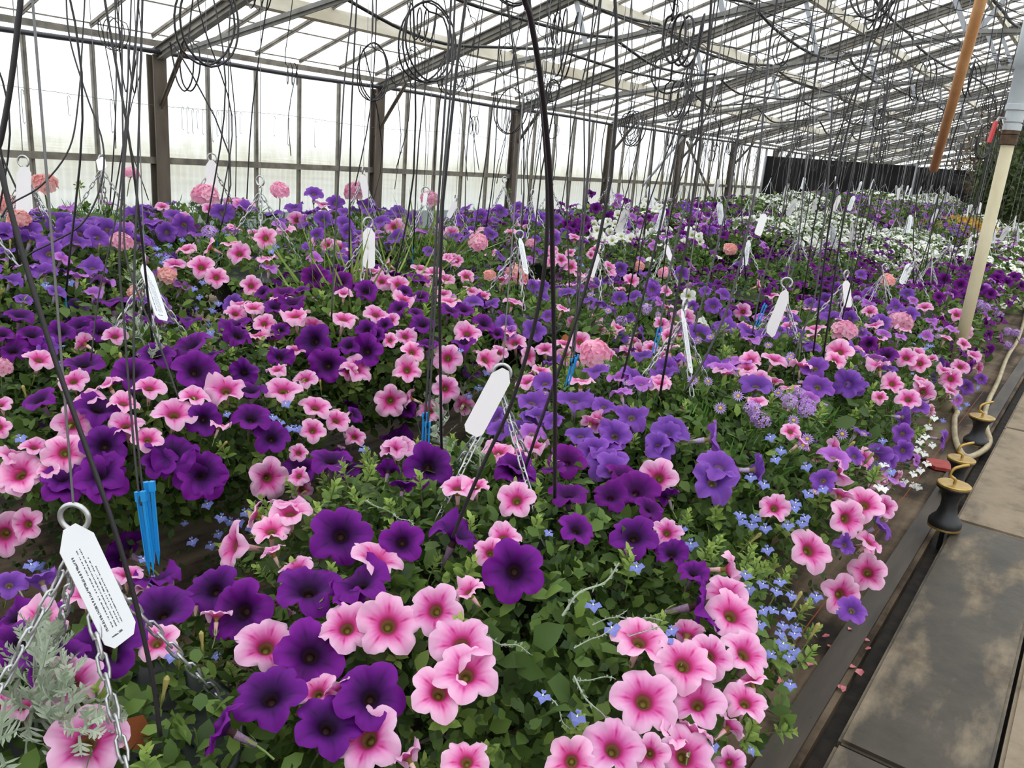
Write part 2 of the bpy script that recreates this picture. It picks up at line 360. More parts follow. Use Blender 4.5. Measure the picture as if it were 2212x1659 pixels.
# path of concrete slabs
path = tag(empty('path', (0, 0, 0)), 'concrete slab path with damp patches', 'path', kind='structure')
def slab_mesh(w, l, m):
    bm = bmesh.new(); bmesh.ops.create_cube(bm, size=1.0)
    for v in bm.verts: v.co.x *= w; v.co.y *= l; v.co.z *= .09
    bmesh.ops.bevel(bm, geom=bm.edges[:], offset=.008, segments=2, affect='EDGES')
    me = bpy.data.meshes.new('slab'); bm.to_mesh(me); bm.free(); me.materials.append(m); return me
LS = 1.495
sm = {(w, k): slab_mesh(w, LS-.012, MT[k]) for w in (.27, .60) for k in ('slab_wet', 'slab_dry')}
for i in range(-3, 24):
    y = 1.58+LS*i+LS/2
    k = 'slab_wet' if i in (0, -1, 4, 9) else 'slab_dry'
    obj('concrete_slab', sm[(.27, k)], path, (-.225+.135, y, .0+random.uniform(-.003, .003)))
    k = 'slab_wet' if i in (-1, 3, 6) else 'slab_dry'
    obj('concrete_slab', sm[(.60, k)], path, (.053+.30, y, .0+random.uniform(-.003, .003)))

# left wall: posts, rails, bars, panes
def side_wall(name, x, sgn, ilo, ihi, label, mini=False):
    root = tag(empty(name, (x, 0, 0)), label, 'wall', kind='structure')
    ys, ye = PY[0]+BAY*ilo, PY[-1]
    L = ye-ys; ym = (ys+ye)/2
    # H section post
    pm = MB(); hz = EAVE-.02
    pm.box((.055*sgn, 0, hz/2), (.018, .14, hz)).box((-.055*sgn, 0, hz/2), (.018, .14, hz)).box((0, 0, hz/2), (.11, .02, hz))
    pme = pm.build('post', MT['post'])
    for y in PY: obj('post', pme, root, (.06*sgn, y, 0))
    bmz = MB().box((0, ym, EAVE+.095), (.09, L, .055)).build('eave_beam', MT['bar'])
    obj('eave_beam', bmz, root)
    pp = np.array([(.16*sgn, y, EAVE-.005+.012*math.sin(y*1.7)) for y in np.linspace(ys, ye, 60)])
    V, F = tube(pp, .024, 8); obj('heating_pipe', mesh('heating_pipe', V, F, (MT['pipe'],)), root)
    obj('rail', MB().box((.03*sgn, ym, RAIL), (.05, L, .065)).build('rail', MT['bar']), root)
    obj('base_panel', MB().box((0, ym, SILL/2), (.05, L, SILL)).build('base_panel', MT['base']), root)
    bme = MB().box((0, 0, (SILL+EAVE)/2), (.045, .032, EAVE-SILL)).box((.025*sgn, 0, (SILL+EAVE)/2), (.02, .012, EAVE-SILL)).build('glazing_bar', MT['bar'])
    hu = EAVE-RAIL-.02; pu = MB().add([(0, -.29, RAIL+.02), (0, .29, RAIL+.02), (0, .29, EAVE+.03), (0, -.29, EAVE+.03)], [(0, 1, 2, 3)]).build('glass_pane', MT['wallglass'])
    V = []; F = []; nw = 64
    for k in range(nw+1):
        yy = -.30+.60*k/nw; xx = .012*math.sin(2*math.pi*k/8)
        V += [(xx, yy, SILL-.02), (xx, yy, RAIL)]
    F = [(2*k, 2*k+2, 2*k+3, 2*k+1) for k in range(nw)]
    pc = mesh('corrugated_sheet', V, F, (MT['sheet'],))
    y = ys; n = 0
    while y < ye-.1:
        if abs(((y-Y1)/BAY) % 1) > .02: obj('glazing_bar', bme, root, (0, y, 0))
        obj('glass_pane', pu, root, (-.01*sgn, y+.305, 0)); obj('corrugated_sheet', pc, root, (-.02*sgn, y+.305, 0))
        y += BAY/5
    return root
wl = side_wall('wall_left', -XW, 1, 0, 14, 'glazed side wall with brown steel posts and clear corrugated lower sheets')
wr = side_wall('wall_right', XW, -1, 0, 14, 'glazed side wall on the other side of the house')
# line of wire hooks hung on a thin cord along the wall
cord = tag(empty('cord', (-XW+.09, 0, 0)), 'thin cord with wire hooks strung along the glazed wall', 'cord')
P = [(0, y, CZ+.19-.02*math.cos((y-Y1)/BAY*2*math.pi)) for y in np.linspace(2, 16, 40)]
V, F = tube(P, .0025, 4); obj('line', mesh('line', V, F, (MT['wire'],)), cord)
hk = MB().tube([(0, .012, -.01), (0, .012, .01), (0, 0, .018), (0, -.01, .008), (0, -.01, -.15), (0, 0, -.16), (0, .008, -.15)], .003, 4).build('wire_hook', MT['wire'])
for y in list(np.linspace(5.05, 5.75, 13))+[3.1, 3.5, 3.9, 4.3, 6.2, 6.4, 6.8, 7.2, 8.3, 8.5]:
    obj('wire_hook', hk, cord, (0.004, y, CZ+.165-random.random()*.02), scale=(1, 1, random.uniform(.7, 1.9)))
# diagonal wall braces in the fifth and sixth bays
tag(obj('trim_2', MB().bar((-XW+.14, 15.3, CZ-.43), (-XW+.14, 16.9, CZ+.62), .03, .05).build('brace', MT['galv'])), 'pale diagonal wall brace rising to a post', 'brace', kind='structure')
tag(obj('trim_3', MB().bar((-XW+.14, 17.1, CZ+.54), (-XW+.14, 19.4, CZ-.95), .03, .05).build('brace', MT['post'])), 'brown diagonal wall brace falling from a post', 'brace', kind='structure')

# roof: trusses, purlins, glazing bars, panes
ceil = tag(empty('ceiling', (0, 0, 0)), 'glazed pitched roof on grey steel trusses with cream purlins', 'ceiling', kind='structure')
rc = lambda x: roofz(x)-.135
rm = MB()
for s in (-1, 1):
    a, b_ = (s*(XW-.05), 0, rc(XW-.05)), (0, 0, rc(0))
    rm.bar(a, b_, .05, .022).bar((a[0], 0, a[2]+.06), (0, 0, b_[2]+.06), .075, .014).bar((a[0], 0, a[2]-.06), (0, 0, b_[2]-.06), .075, .014).bar(a, b_, .018, .12)
rme = rm.build('rafter', MT['steel'])
chz = lambda x: CZ+.70+.178*(7.45-max(abs(x), 1.8))
cm = MB()
for s in (-1, 1): cm.bar((s*7.45, 0, chz(7.45)), (s*1.8, 0, chz(1.8)), .055, .02).bar((s*7.45, 0, chz(7.45)), (s*1.8, 0, chz(1.8)), .015, .07)
cm.bar((-1.8, 0, chz(0)), (1.8, 0, chz(0)), .055, .02).bar((-1.8, 0, chz(0)), (1.8, 0, chz(0)), .015, .07)
cme = cm.build('bottom_chord', basic('grey_truss_steel', (.15, .15, .14), (.25, .25, .235), 5, .6))
def strut(x0, x1): return MB().bar((x0, 0, rc(x0)), (x1, 0, chz(x1)), .055, .012, up=(0, 1, 0)).build('strut', MT['galv'])
sts = [strut(s*a, s*b_) for s in (-1, 1) for a, b_ in ((5.15, 4.95), (3.75, 3.45), (2.35, 1.85), (0.9, 1.75))]
kn = [MB().bar((s*(XW-.03), 0, CZ+.06), (s*7.55, 0, chz(7.45)+.02), .05, .012, up=(0, 1, 0)).bar((s*(XW-.03), 0, CZ+.06), (s*7.55, 0, chz(7.45)+.02), .012, .05, up=(0, 1, 0)).build('knee_brace', MT['post']) for s in (-1, 1)]
for y in PY:
    r_ = obj('rafter', rme, ceil, (0, y, 0))
    obj('bottom_chord', cme, r_)
    for s_ in sts+kn: obj(s_.name.split('.')[0], s_, r_)
ys, ye = PY[0], PY[-1]; L = ye-ys; ym = (ys+ye)/2
PX = [6.85, 5.32, 3.82, 2.3, .8]
ang = math.atan(SL)
for s in (-1, 1):
    Rp = np.array([[math.cos(ang), 0, s*math.sin(ang)], [0, 1, 0], [-s*math.sin(ang), 0, math.cos(ang)]])
    for x in PX:
        me = MB().box((0, 0, 0), (.055, L, .15), 0, Rp).build('purlin', MT['purlin'])
        obj('purlin', me, ceil, (s*x, ym, roofz(x)-.02))
obj('ridge_beam', MB().box((0, ym, roofz(0)+.0), (.08, L, .22)).build('ridge_beam', MT['purlin']), ceil)
def gbar(s): return MB().bar((s*XW, 0, roofz(XW)+.075), (0, 0, roofz(0)+.075), .026, .028).bar((s*XW, 0, roofz(XW)+.052), (0, 0, roofz(0)+.052), .010, .022).build('glazing_bar', MT['bar'])
gb = [gbar(-1), gbar(1)]
lap = MB().box((0, ym, 0), (.022, L, .012)).build('lap_strip', MT['bar'])
XS = [XW]+PX+[0.0]
for s in (-1, 1):
    for a, b_ in zip(XS[:-1], XS[1:]): obj('lap_strip', lap, ceil, (s*(a+b_)/2, 0, roofz((a+b_)/2)+.075))
    obj('lap_strip', lap, ceil, (s*(XW-.03), 0, roofz(XW)+.085))
pane_me = {}
rest = MB()
cnt = 0
y = ys; cols = []
while y < ye-.1: cols.append(y); y += BAY/5
for s in (-1, 1):
    for y in cols:
        obj('glazing_bar', gb[0 if s < 0 else 1], ceil, (0, y, 0))
for s in (-1, 1):
    for a, b_ in zip(XS[:-1], XS[1:]):
        q = [(s*a, -.296, roofz(a)+.085), (s*a, .296, roofz(a)+.085), (s*b_, .296, roofz(b_)+.085), (s*b_, -.296, roofz(b_)+.085)]
        pm_ = MB().add(q, [(0, 1, 2, 3)]).build('glass_pane', MT['roofglass'])
        for y in cols:
            yc = y+BAY/10
            u_, v_ = pix(((-(a+b_)/2), yc, roofz((a+b_)/2)))
            if s < 0 and 1.2 < yc < 33 and -250 < u_ < 2400 and v_ > -300 and cnt < 300 and (np.array([-(a+b_)/2, yc, 2])-CAM)@CF > .5:
                obj('glass_pane', pm_, ceil, (0, yc, 0)); cnt += 1
            else: rest.add([(p[0], p[1]+yc, p[2]) for p in q], [(0, 1, 2, 3)])
tag(obj('glass_panes', rest.build('glass_panes', MT['roofglass']), ceil), kind='stuff')
# gable ends
def gable(name, y, label):
    root = tag(empty(name, (0, y, 0)), label, 'wall', kind='structure')
    g = MB(); b2 = MB()
    xs = np.linspace(-XW, XW, 22)
    for x in xs: b2.box((x, 0, roofz(x)/2), (.04, .05, roofz(x)))
    for z in (.8, 1.85, 2.9): b2.box((0, 0, z), (2*min(XW, XW-(z-roofz(XW))/SL if z > roofz(XW) else XW), .05, .05))
    for a, b_ in zip(xs[:-1], xs[1:]): g.add([(a, 0, .1), (b_, 0, .1), (b_, 0, roofz(b_)+.08), (a, 0, roofz(a)+.08)], [(0, 1, 2, 3)])
    obj('gable_frame', b2.build('gable_frame', MT['bar']), root)
    tag(obj('gable_glass', g.build('gable_glass', MT['wallglass']), root), kind='stuff')
gable('wall_far', PY[-1]+.1, 'glazed gable end of the house'); gable('wall_near', PY[0]-.1, 'glazed gable behind the viewpoint')

# black sheet screen across the far beds
SY = 22.2
scr = tag(empty('screen', (-5.36, SY, 0)), 'black sheet screen stretched between thin posts behind the far baskets', 'screen')
def sheet(x0, x1, top, amp):
    nx, nz = 40, 14; V = []; F = []
    for i in range(nx+1):
        for k in range(nz+1):
            u, v = i/nx, k/nz
            V.append((x0+(x1-x0)*u, amp*math.sin(v*19+u*5)*math.sin(u*3.1)+.01*math.sin(u*23), .04+(top-.04)*v))
    F = [(i*(nz+1)+k, (i+1)*(nz+1)+k, (i+1)*(nz+1)+k+1, i*(nz+1)+k+1) for i in range(nx) for k in range(nz)]
    V2 = [(x, y+.012, z) for x, y, z in V]; n = len(V)
    F += [tuple(n+i for i in reversed(f)) for f in F]
    return mesh('sheet', V+V2, F, (MT['black_sheet'],))
obj('sheet_panel', sheet(-2.6, 1.12, CZ+.47, .012), scr); obj('sheet_panel', sheet(1.16, 2.6, CZ+.455, .045), scr)
pst = MB().lathe([(0, 0), (.028, 0), (.028, CZ+.52), (0, CZ+.52)], 8).build('screen_post', MT['galv'])
for x in (-2.6, 1.14, 2.63): obj('screen_post', pst, scr, (x, -.05, 0))

# overhead black water pipes lying on the truss chords, sagging between them
PIPES = (-5.35, -4.75, -4.1, -3.2, -2.3, -1.3)
def pipe_z(x, y, k):
    ph = ((y-Y1)/BAY) % 1.0; i = math.floor((y-Y1)/BAY); rs = random.Random(i*31+k*7)
    sag = rs.uniform(.07, .26); return chz(x)+.055-sag*math.sin(math.pi*ph)**(1.0)*(.8+.2*math.sin(6*ph+k))
PN = ['lowest by the eave', 'second from the eave', 'third from the eave', 'fourth from the eave', 'fifth from the eave', 'nearest the ridge line']
def pipe_x(x, y, k): return x+.10*math.sin(y*.8+k*2)+.05*math.sin(y*2.3+k)
for k, x in enumerate(PIPES):
    P = [(pipe_x(x, y, k), y, pipe_z(x, y, k)) for y in np.arange(PY[1], PY[-2], BAY/14)]
    V, F = tube(P, .0155, 7)
    tag(obj('water_pipe', mesh('water_pipe', V, F, (MT['poly'],))), 'sagging black water pipe draped over the truss chords, '+PN[k], 'pipe', 'overhead water pipes')

# standpipe beside the path with grey upper pipe, valve and cream lower pipe
sp_ = at(2085, 700, 4.25)
PXP, PYP = sp_[0], sp_[1]
stp = tag(empty('standpipe', (PXP, PYP, 0)), 'upright water standpipe, grey above and dirty cream below a red-handled valve', 'pipe')
def zpix(v):                                  # height on the standpipe axis seen at image row v
    lo, hi = -1.0, 4.0
    for _ in range(40):
        mid = (lo+hi)/2
        if pix((PXP, PYP, mid))[1] > v: lo = mid
        else: hi = mid
    return lo
z0, z1, z2, z3, z4 = zpix(292), zpix(282), zpix(240), zpix(235), zpix(90)
rL = .030
obj('lower_pipe', MB().lathe([(0, 0), (rL, 0), (rL, z0), (0, z0)], 16).build('lower_pipe', MT['creampipe'], smooth=True), stp)
obj('fitting', MB().lathe([(rL-.004, z0-.05), (rL+.008, z0-.045), (rL+.008, z0), (rL, z0), (rL+.010, z0+.004), (rL+.010, z1), (rL+.003, z1)], 12).build('fitting', MT['rust']), stp)
obj('valve_body', MB().lathe([(rL, z1), (rL+.012, z1), (rL+.012, z1+.03), (rL+.004, z1+.034), (rL+.012, z1+.04), (rL+.012, z2), (rL+.02, z2+.004), (rL+.02, z2+.03), (rL+.012, z2+.034)], 16).build('valve_body', MT['greypipe']), stp)
up = obj('upper_pipe', MB().lathe([(rL+.01, z2), (.047, z2+.03), (.047, z4-.12), (.058, z4-.11), (.058, z4+.12), (.050, z4+.13), (.050, 3.6), (0, 3.6)], 20).build('upper_pipe', MT['greypipe'], smooth=True), stp)
ln = -CR
hb = np.array([0, 0, z1+.055]); hv = MB()
hv.tube([hb+ln*.03, hb+ln*.075+np.array([0, 0, .005]), hb+ln*.085+np.array([0, 0, -.02])], .007, 6)
hd = obj('valve_handle', hv.build('valve_handle', MT['galv']), stp)
gr = MB(); g0 = hb+ln*.085+np.array([0, 0, -.012]); gr.bar(g0, g0+np.array([0, 0, -.10])+ln*.012, .012, .024, up=CF)
obj('handle_grip', gr.build('handle_grip', MT['red']), hd)

# wooden pole hung up under the roof by a cord
A = at(2017, 366, 3.2); B = at(2136, -60, 2.45); d_ = unit(B-A)
pole = tag(empty('wooden_pole', tuple(A)), 'varnished wooden pole hung slanting under the roof beside the standpipe', 'pole')
V, F = tube([np.zeros(3), (B-A)*.5, B-A], [.0165, .018, .018], 14); obj('shaft', mesh('shaft', V, F, (MT['wood'],)), pole)
tp = B-A-d_*.05; topz = roofz(B[0]+.1)-.1-A[2]
V, F = tube([tp+np.array([.02, 0, 0]), tp+np.array([0, 0, .15]), (tp[0], tp[1], topz)], .003, 5); obj('hanging_cord', mesh('hanging_cord', V, F, (MT['tubeblk'],)), pole)

# hose guides: black spools with brass caps and hooks on a stake between matting and slabs
def hose_guide(px, py, wpx, hpx, lift, label):
    g = onz(px, py, 0.0); dep = (g-CAM)@CF; r = wpx*dep/F_/2; h = hpx*dep/F_/.93; z0 = lift
    root = tag(empty('hose_guide', (g[0], g[1], 0)), label, 'hose guide', 'hose guide spools along the path')
    prof = [(0, 0), (.93, 0), (1, .04), (1, .13), (.9, .19), (.64, .29), (.51, .45), (.51, .60), (.62, .75), (.84, .86), (.97, .89), (.97, .94), (0, .94)]
    obj('spool', MB().lathe([(a*r, z0+b_*h) for a, b_ in prof], 28).build('spool', MT['rubber'], smooth=True), root)
    obj('cap_disc', MB().lathe([(0, z0+.94*h), (1.02*r, z0+.94*h), (1.02*r, z0+.985*h), (.96*r, z0+h), (0, z0+h)], 28).build('cap_disc', MT['brass']), root)
    obj('base_ring', MB().lathe([(.85*r, z0-.003), (1.0*r, z0-.003), (1.0*r, z0+.004), (.85*r, z0+.004)], 24).build('base_ring', MT['brass']), root)
    k = r/.055
    hx = CR; P = smooth_path([np.array([0, 0, z0+h])+hx*a_*k+np.array([0, 0, c_*k]) for a_, c_ in ((0, -.005), (0, .014), (-.022, .032), (-.014, .055), (.016, .066), (.036, .069))], 5)
    obj('hook', MB().tube(P, .0055*k, 8).build('hook', MT['brass'], smooth=True), root)
    obj('stake', MB().lathe([(0, -.05), (.008, -.05), (.008, z0+.02), (0, z0+.02)], 8).build('stake', MT['rubber']), root)
    return root
hose_guide(2031, 1168, 66, 92, .055, 'black hose guide spool standing clear on its stake, its hook bent sideways')
hose_guide(2057, 1072, 55, 72, .02, 'black hose guide spool half hidden behind another spool, beside the red blade')
hose_guide(2106, 962, 50, 58, .01, 'black hose guide spool with the beige hose looped around it')
# beige hose
HP = [(2062, 880), (2062, 904), (2063, 943), (2075, 976), (2094, 987), (2127, 971), (2138, 952), (2132, 930), (2127, 895), (2137, 862), (2156, 823), (2176, 771), (2198, 735), (2211, 696), (2218, 660), (2222, 630)]
P = np.array([onz(x, y, .018) for x, y in HP]); P = np.vstack([[P[0]+np.array([-.25, .5, 0])], P]); P[:, 2] = .018
V, F = tube(smooth_path(P, 6), .0135, 10); tag(obj('garden_hose', mesh('garden_hose', V, F, (MT['hose'],))), 'dirty beige hose looping round a black spool and along the path', 'hose')
# small red-bladed tool on the matting
a, b_, c_ = onz(1968, 984, .012), onz(2006, 993, .012), onz(2060, 1018, .012)
tl = tag(empty('hand_tool', tuple(a)), 'small tool with faded red blade and brown stick handle on the matting', 'tool')
V, F = tube([np.zeros(3), b_-a], .010, 8); obj('handle', mesh('handle', V, F, (MT['toolwood'],)), tl)
u = unit(c_-b_); n_ = unit(np.cross(u, (0, 0, 1))); bl = MB(); o_ = b_-a; ll = np.linalg.norm(c_-b_)
pts = [(0, .012), (.25, .055), (.7, .06), (1, .01)]
top = [o_+u*ll*p+n_*w+np.array([0, 0, .008]) for p, w in pts]+[o_+u*ll*p-n_*w+np.array([0, 0, .008]) for p, w in reversed(pts)]
bot = [p-np.array([0, 0, .014]) for p in top]; n8 = len(top)
bl.add(top+bot, [tuple(range(n8)), tuple(range(2*n8-1, n8-1, -1))]+[(i, (i+1) % n8, n8+(i+1) % n8, n8+i) for i in range(n8)])
obj('blade', bl.build('blade', MT['toolred']), tl)
# fallen petals
pmv = [(0, 0, 0), (.010, .006, .004), (.020, .003, .002), (.017, -.008, .005), (.006, -.007, .003), (.011, -.001, -.001)]
fp = mesh('fallen_petal', pmv, [(0, 5, 1), (1, 5, 2), (2, 5, 3), (3, 5, 4), (4, 5, 0)], (basic('fallen_pink_petal', (.55, .12, .14), (.62, .24, .26), 50, .7),))
for k, (x, y) in enumerate([(1775, 1375), (1812, 1408), (1760, 1435), (1722, 1442), (1830, 1440), (1812, 1478), (1868, 1402), (1775, 1508), (1850, 1535), (1820, 1495), (1862, 1445), (1790, 1392), (1880, 1385), (1740, 1552), (1700, 1480), (1845, 1365)]):
    g = onz(x, y, .006); o_ = obj('fallen_petal', fp, None, tuple(g), frame((random.uniform(-.3, .3), random.uniform(-.3, .3), 1), random.random()*6), random.uniform(.7, 1.4))
    tag(o_, 'small shrivelled pink petal fallen on the wet matting', 'petal', 'petals fallen on the matting')

# shrubs growing at the far end, beyond the screen
LT = np.array([(0, 0, 0), (-.26, .32, .05), (0, .36, 0), (.26, .32, .05), (-.2, .72, .03), (0, .74, -.03), (.2, .72, .03), (0, 1, -.1)], float)
LF = np.array([(0, 2, 1), (0, 3, 2), (1, 2, 5), (1, 5, 4), (2, 3, 6), (2, 6, 5), (4, 5, 7), (5, 6, 7)])
LT2 = np.array([(0, 0, 0), (-.24, .5, .04), (.24, .5, .04), (0, 1, -.06)], float); LF2 = np.array([(0, 2, 1), (1, 2, 3)])
def shrub(name, c, rad, h, n, mats, label, group, seed, size=.13):
    g = np.random.default_rng(seed); root = tag(empty(name, (c[0], c[1], 0)), label, 'shrub', group)
    nb = 9; bmn = MB(); tips = []
    for i in range(nb):
        a = 2*math.pi*i/nb+g.uniform(0, .6); e = np.array([math.cos(a)*rad[0]*g.uniform(.2, .8), math.sin(a)*rad[1]*g.uniform(.2, .8), h*g.uniform(.55, .95)])
        bmn.tube(smooth_path([(0, 0, 0), e*np.array([.25, .25, .45])+g.normal(0, .05, 3)*np.array([1, 1, 0]), e], 4), np.linspace(.035, .008, 9), 5); tips.append(e)
    obj('branches', bmn.build('branches', MT['bark']), root)
    tips = np.array(tips); k = g.integers(0, nb, n); t_ = g.uniform(.45, 1.05, n)
    P = tips[k]*np.stack([t_, t_, .2+.8*t_], 1)+g.normal(0, 1, (n, 3))*np.array([rad[0]*.22, rad[1]*.22, h*.10]); P[:, 2] = np.clip(P[:, 2], .15, h*1.1)
    D = g.normal(0, 1, (n, 3)); N = g.normal(0, .6, (n, 3))+np.array([0, 0, 1.0])
    V, F = merge(LT2, LF2, frames(D, N), g.uniform(.6, 1.3, n)*size, P)
    tag(obj('leaves', mesh('leaves', V, F, (mats,), attrs={'tone': np.repeat(g.uniform(0, 1, n), len(LT2))}, smooth=False), root), kind='stuff')
GS = 'shrubs at the far end'
shrub('shrub', (-2.05, 18.9), (.7, .9), 2.45, 4200, MT['treebrown'], 'tall brownish shrub standing beside the screen end', GS, 2, .12)
shrub('shrub', (-1.35, 17.4), (.75, .9), 2.5, 5200, MT['tree'], 'tall dense green shrub beside the brownish shrub', GS, 3, .12)
shrub('shrub', (-1.75, 16.4), (.5, .6), 1.9, 2600, MT['tree'], 'green shrub at the path edge past the last baskets', GS, 6, .11)
shrub('shrub', (-3.6, 24.6), (.7, .8), 2.25, 900, MT['treebrown'], 'sparse brown-leaved shrub showing above the black screen', GS, 4, .10)
shrub('shrub', (-2.2, 26.8), (.8, .9), 2.3, 1100, MT['tree'], 'open grey-green shrub showing above the end of the screen', GS, 1, .10)
shrub('shrub', (-5.9, 24.5), (1.2, .7), 1.85, 1300, MT['tree'], 'dark low shrub just topping the middle of the screen', GS, 5)
# ------------------------------------------------------------------ flower templates (unit diameter, face along +Z)
def petunia(name, mat, seed, N=40, ruffle=1.0, tubecol=None):
    g = np.random.default_rng(seed)
    a = np.arange(N)*2*math.pi/N; c5 = np.cos(5*a); ph = g.uniform(0, 6.28, 6)
    ch = np.abs(np.cos(2.5*a)); vein = np.clip(.95*(ch > .97)+.25*(ch > .80)+.30*g.uniform(0, 1, N), 0, 1)
    lob = .74+.26*ch**.6+.02*np.sin(a+ph[0])+.025*np.sin(2*a+ph[1])+.012*g.normal(0, 1, N)
    st = [(.045, -.66, -.30), (.055, -.45, -.18), (.075, -.25, -.10), (.06, -.18, .0), (.10, -.10, .08), (.17, -.025, .24), (.27, .025, .46), (.37, .045, .70), (.45, .035, .88), (.505, .0, 1.0)]
    V = []; rad = []; ve = []
    for i, (r, z, q) in enumerate(st):
        f = np.clip((r-.16)/.34, 0, 1)
        rr = r*(1+(lob-1)*f**1.5)
        zz = z+ruffle*f**1.6*(.036*np.sin(3*a+ph[3])+.052*np.sin(2*a+ph[4])+.020*np.sin(10*a+ph[5])+.010*g.normal(0, 1, N))+.06*f*(1-ch)**1.5-.045*f*f*ch**6
        if q == 0.0: rr = np.full(N, .05); zz = np.full(N, -.17)
        V += list(zip(rr*np.cos(a), rr*np.sin(a), zz)); rad += [max(q, 0)]*N; ve += list(vein*np.clip(f*4, 0, 1) if q > 0 else vein*0)
    F = []; mi = []
    for i in range(len(st)-1):
        for k in range(N):
            F.append((i*N+k, i*N+(k+1) % N, (i+1)*N+(k+1) % N, (i+1)*N+k)); mi.append(1 if i < 2 else 0)
    nv = len(V); V.append((0, 0, -.20)); rad.append(0); ve.append(0)
    for k in range(N): F.append((3*N+k, 3*N+(k+1) % N, nv)); mi.append(0)
    # calyx: five narrow sepals and a short stalk
    b = len(V)
    for k in range(5):
        an = k*2*math.pi/5; ca, sa = math.cos(an), math.sin(an); s = len(V)
        V += [(.03*ca, .03*sa, -.68), (.085*ca-.03*sa, .085*sa+.03*ca, -.56), (.085*ca+.03*sa, .085*sa-.03*ca, -.56), (.12*ca, .12*sa, -.42)]
        F += [(s, s+2, s+1), (s+1, s+2, s+3)]; mi += [2, 2]
    s = len(V); P_, Q_ = tube([(0, 0, -.66), (.01, .02, -.85), (.03, .06, -1.05)], .022, 5, False); V += [tuple(p) for p in P_]; F += [tuple(i+s for i in f) for f in Q_]; mi += [2]*len(Q_)
    rad += [0]*(len(V)-len(rad)); ve += [0]*(len(V)-len(ve))
    return mesh(name, V, F, (mat, tubecol or mat, MT['stem']), mi, {'rad': rad, 'vein': ve, 'tone': [.5]*len(V)})
TUBE = {'K': basic('pale_pink_tube', (.62, .36, .34), (.70, .46, .46), 30, .6), 'D': basic('dusky_purple_tube', (.13, .07, .14), (.20, .13, .18), 30, .6), 'V': basic('pale_violet_tube', (.32, .22, .42), (.42, .34, .44), 30, .6),
        'M': basic('dusky_magenta_tube', (.15, .06, .15), None), 'P': basic('pale_lilac_tube', (.48, .34, .52), None), 'W': basic('greenish_white_tube', (.62, .66, .48), None)}
FL = {k: [petunia('petunia_flower', MT['pet'+k], 100*i+ord(k), 50, (.8, 1.2, 1.8, 2.6)[i], TUBE[k]) for i in range(4)] for k in 'KDVMPW'}
def floret_petals(n, r0, r1, w, cup=.1):
    V = []; F = []
    for k in range(n):
        a = 2*math.pi*k/n; u = np.array([math.cos(a), math.sin(a), 0]); v = np.array([-math.sin(a), math.cos(a), 0]); z = np.array([0, 0, 1.0]); b = len(V)
        V += [u*r0, u*(r0+.6*(r1-r0))+v*w+z*cup*.6, u*r1+z*cup*.5+v*w*.4, u*r1+z*cup*.5-v*w*.4, u*(r0+.6*(r1-r0))-v*w+z*cup*.6]
        F += [(b, b+4, b+3), (b, b+3, b+2), (b, b+2, b+1)]
    return np.array(V), np.array(F)
def umbel(name, mat, nfl, petals, fr, seed, dome=1.0, eye=None, stalk=1.2, leafm=None):
    g = np.random.default_rng(seed); TV, TF = floret_petals(*petals)
    mb = MB()
    for i in range(nfl):
        ph = i*2.39996; ct = 1-(i+.5)/nfl*dome; stt = math.sqrt(max(0, 1-ct*ct)); n = np.array([stt*math.cos(ph), stt*math.sin(ph), ct])
        p = n*np.array([.40, .40, .34]); d = unit(n+g.normal(0, .22, 3)); q = frame(d, g.uniform(0, 6.28)).to_matrix(); R = np.array(q)
        s = fr*g.uniform(.85, 1.15); mb.add((TV*s)@R.T+p, TF, 0, np.clip(g.uniform(.1, .9)+np.tile([0]+[.1]*4, petals[0])*.5, 0, 1))
        if eye: mb.add([p+R@np.array(v)*s for v in ((.12, 0, .08), (-.06, .1, .08), (-.06, -.1, .08))], [(0, 1, 2)], 1)
        if i % 3 == 0: mb.tube([p*.95, np.array([0, 0, -.25])], .012, 3, 2, False)
    mb.tube([(0, 0, -.22), (.03, .02, -.6), (0, .05, -.25-stalk)], .03, 5, 2, False)
    return mb.build(name, mat, eye or mat, MT['stem'])
GER = {k: [umbel('geranium_head', MT['ger_'+k], 26, (5, .02, .5, .24, .18), .36, s) for s in (1, 2)] for k in 'gs'}
VER = [umbel('verbena_cluster', MT['verb'], 22, (5, .03, .5, .17, .05), .26, s, .9) for s in (3, 4)]
def lobelia(name, mat):
    mb = MB()
    for a, L, w in ((-90, .62, .24), (-22, .58, .22), (-158, .58, .22), (68, .34, .09), (112, .34, .09)):
        r = math.radians(a); u = np.array([math.cos(r), math.sin(r), 0]); v = np.array([-u[1], u[0], 0]); z = np.array([0, 0, 1.0])
        mb.add([u*.04, u*L*.55+v*w+z*.08, u*L, u*L*.55-v*w+z*.08], [(0, 3, 1), (1, 3, 2)], 0, [.7, .4, .3, .6])
    mb.add([(-.05, -.10, .05), (.05, -.10, .05), (.03, .03, .05), (-.03, .03, .05)], [(0, 1, 2, 3)], 1)
    mb.tube([(0, .0, 0), (0, .03, -.35), (0, -.1, -1.0)], .03, 3, 2, False)
    return mb.build(name, mat, MT['whiteeye'], MT['stem'])
LOB = {'L': lobelia('lobelia_flower', MT['lob']), 'w': lobelia('lobelia_flower', MT['lobw'])}
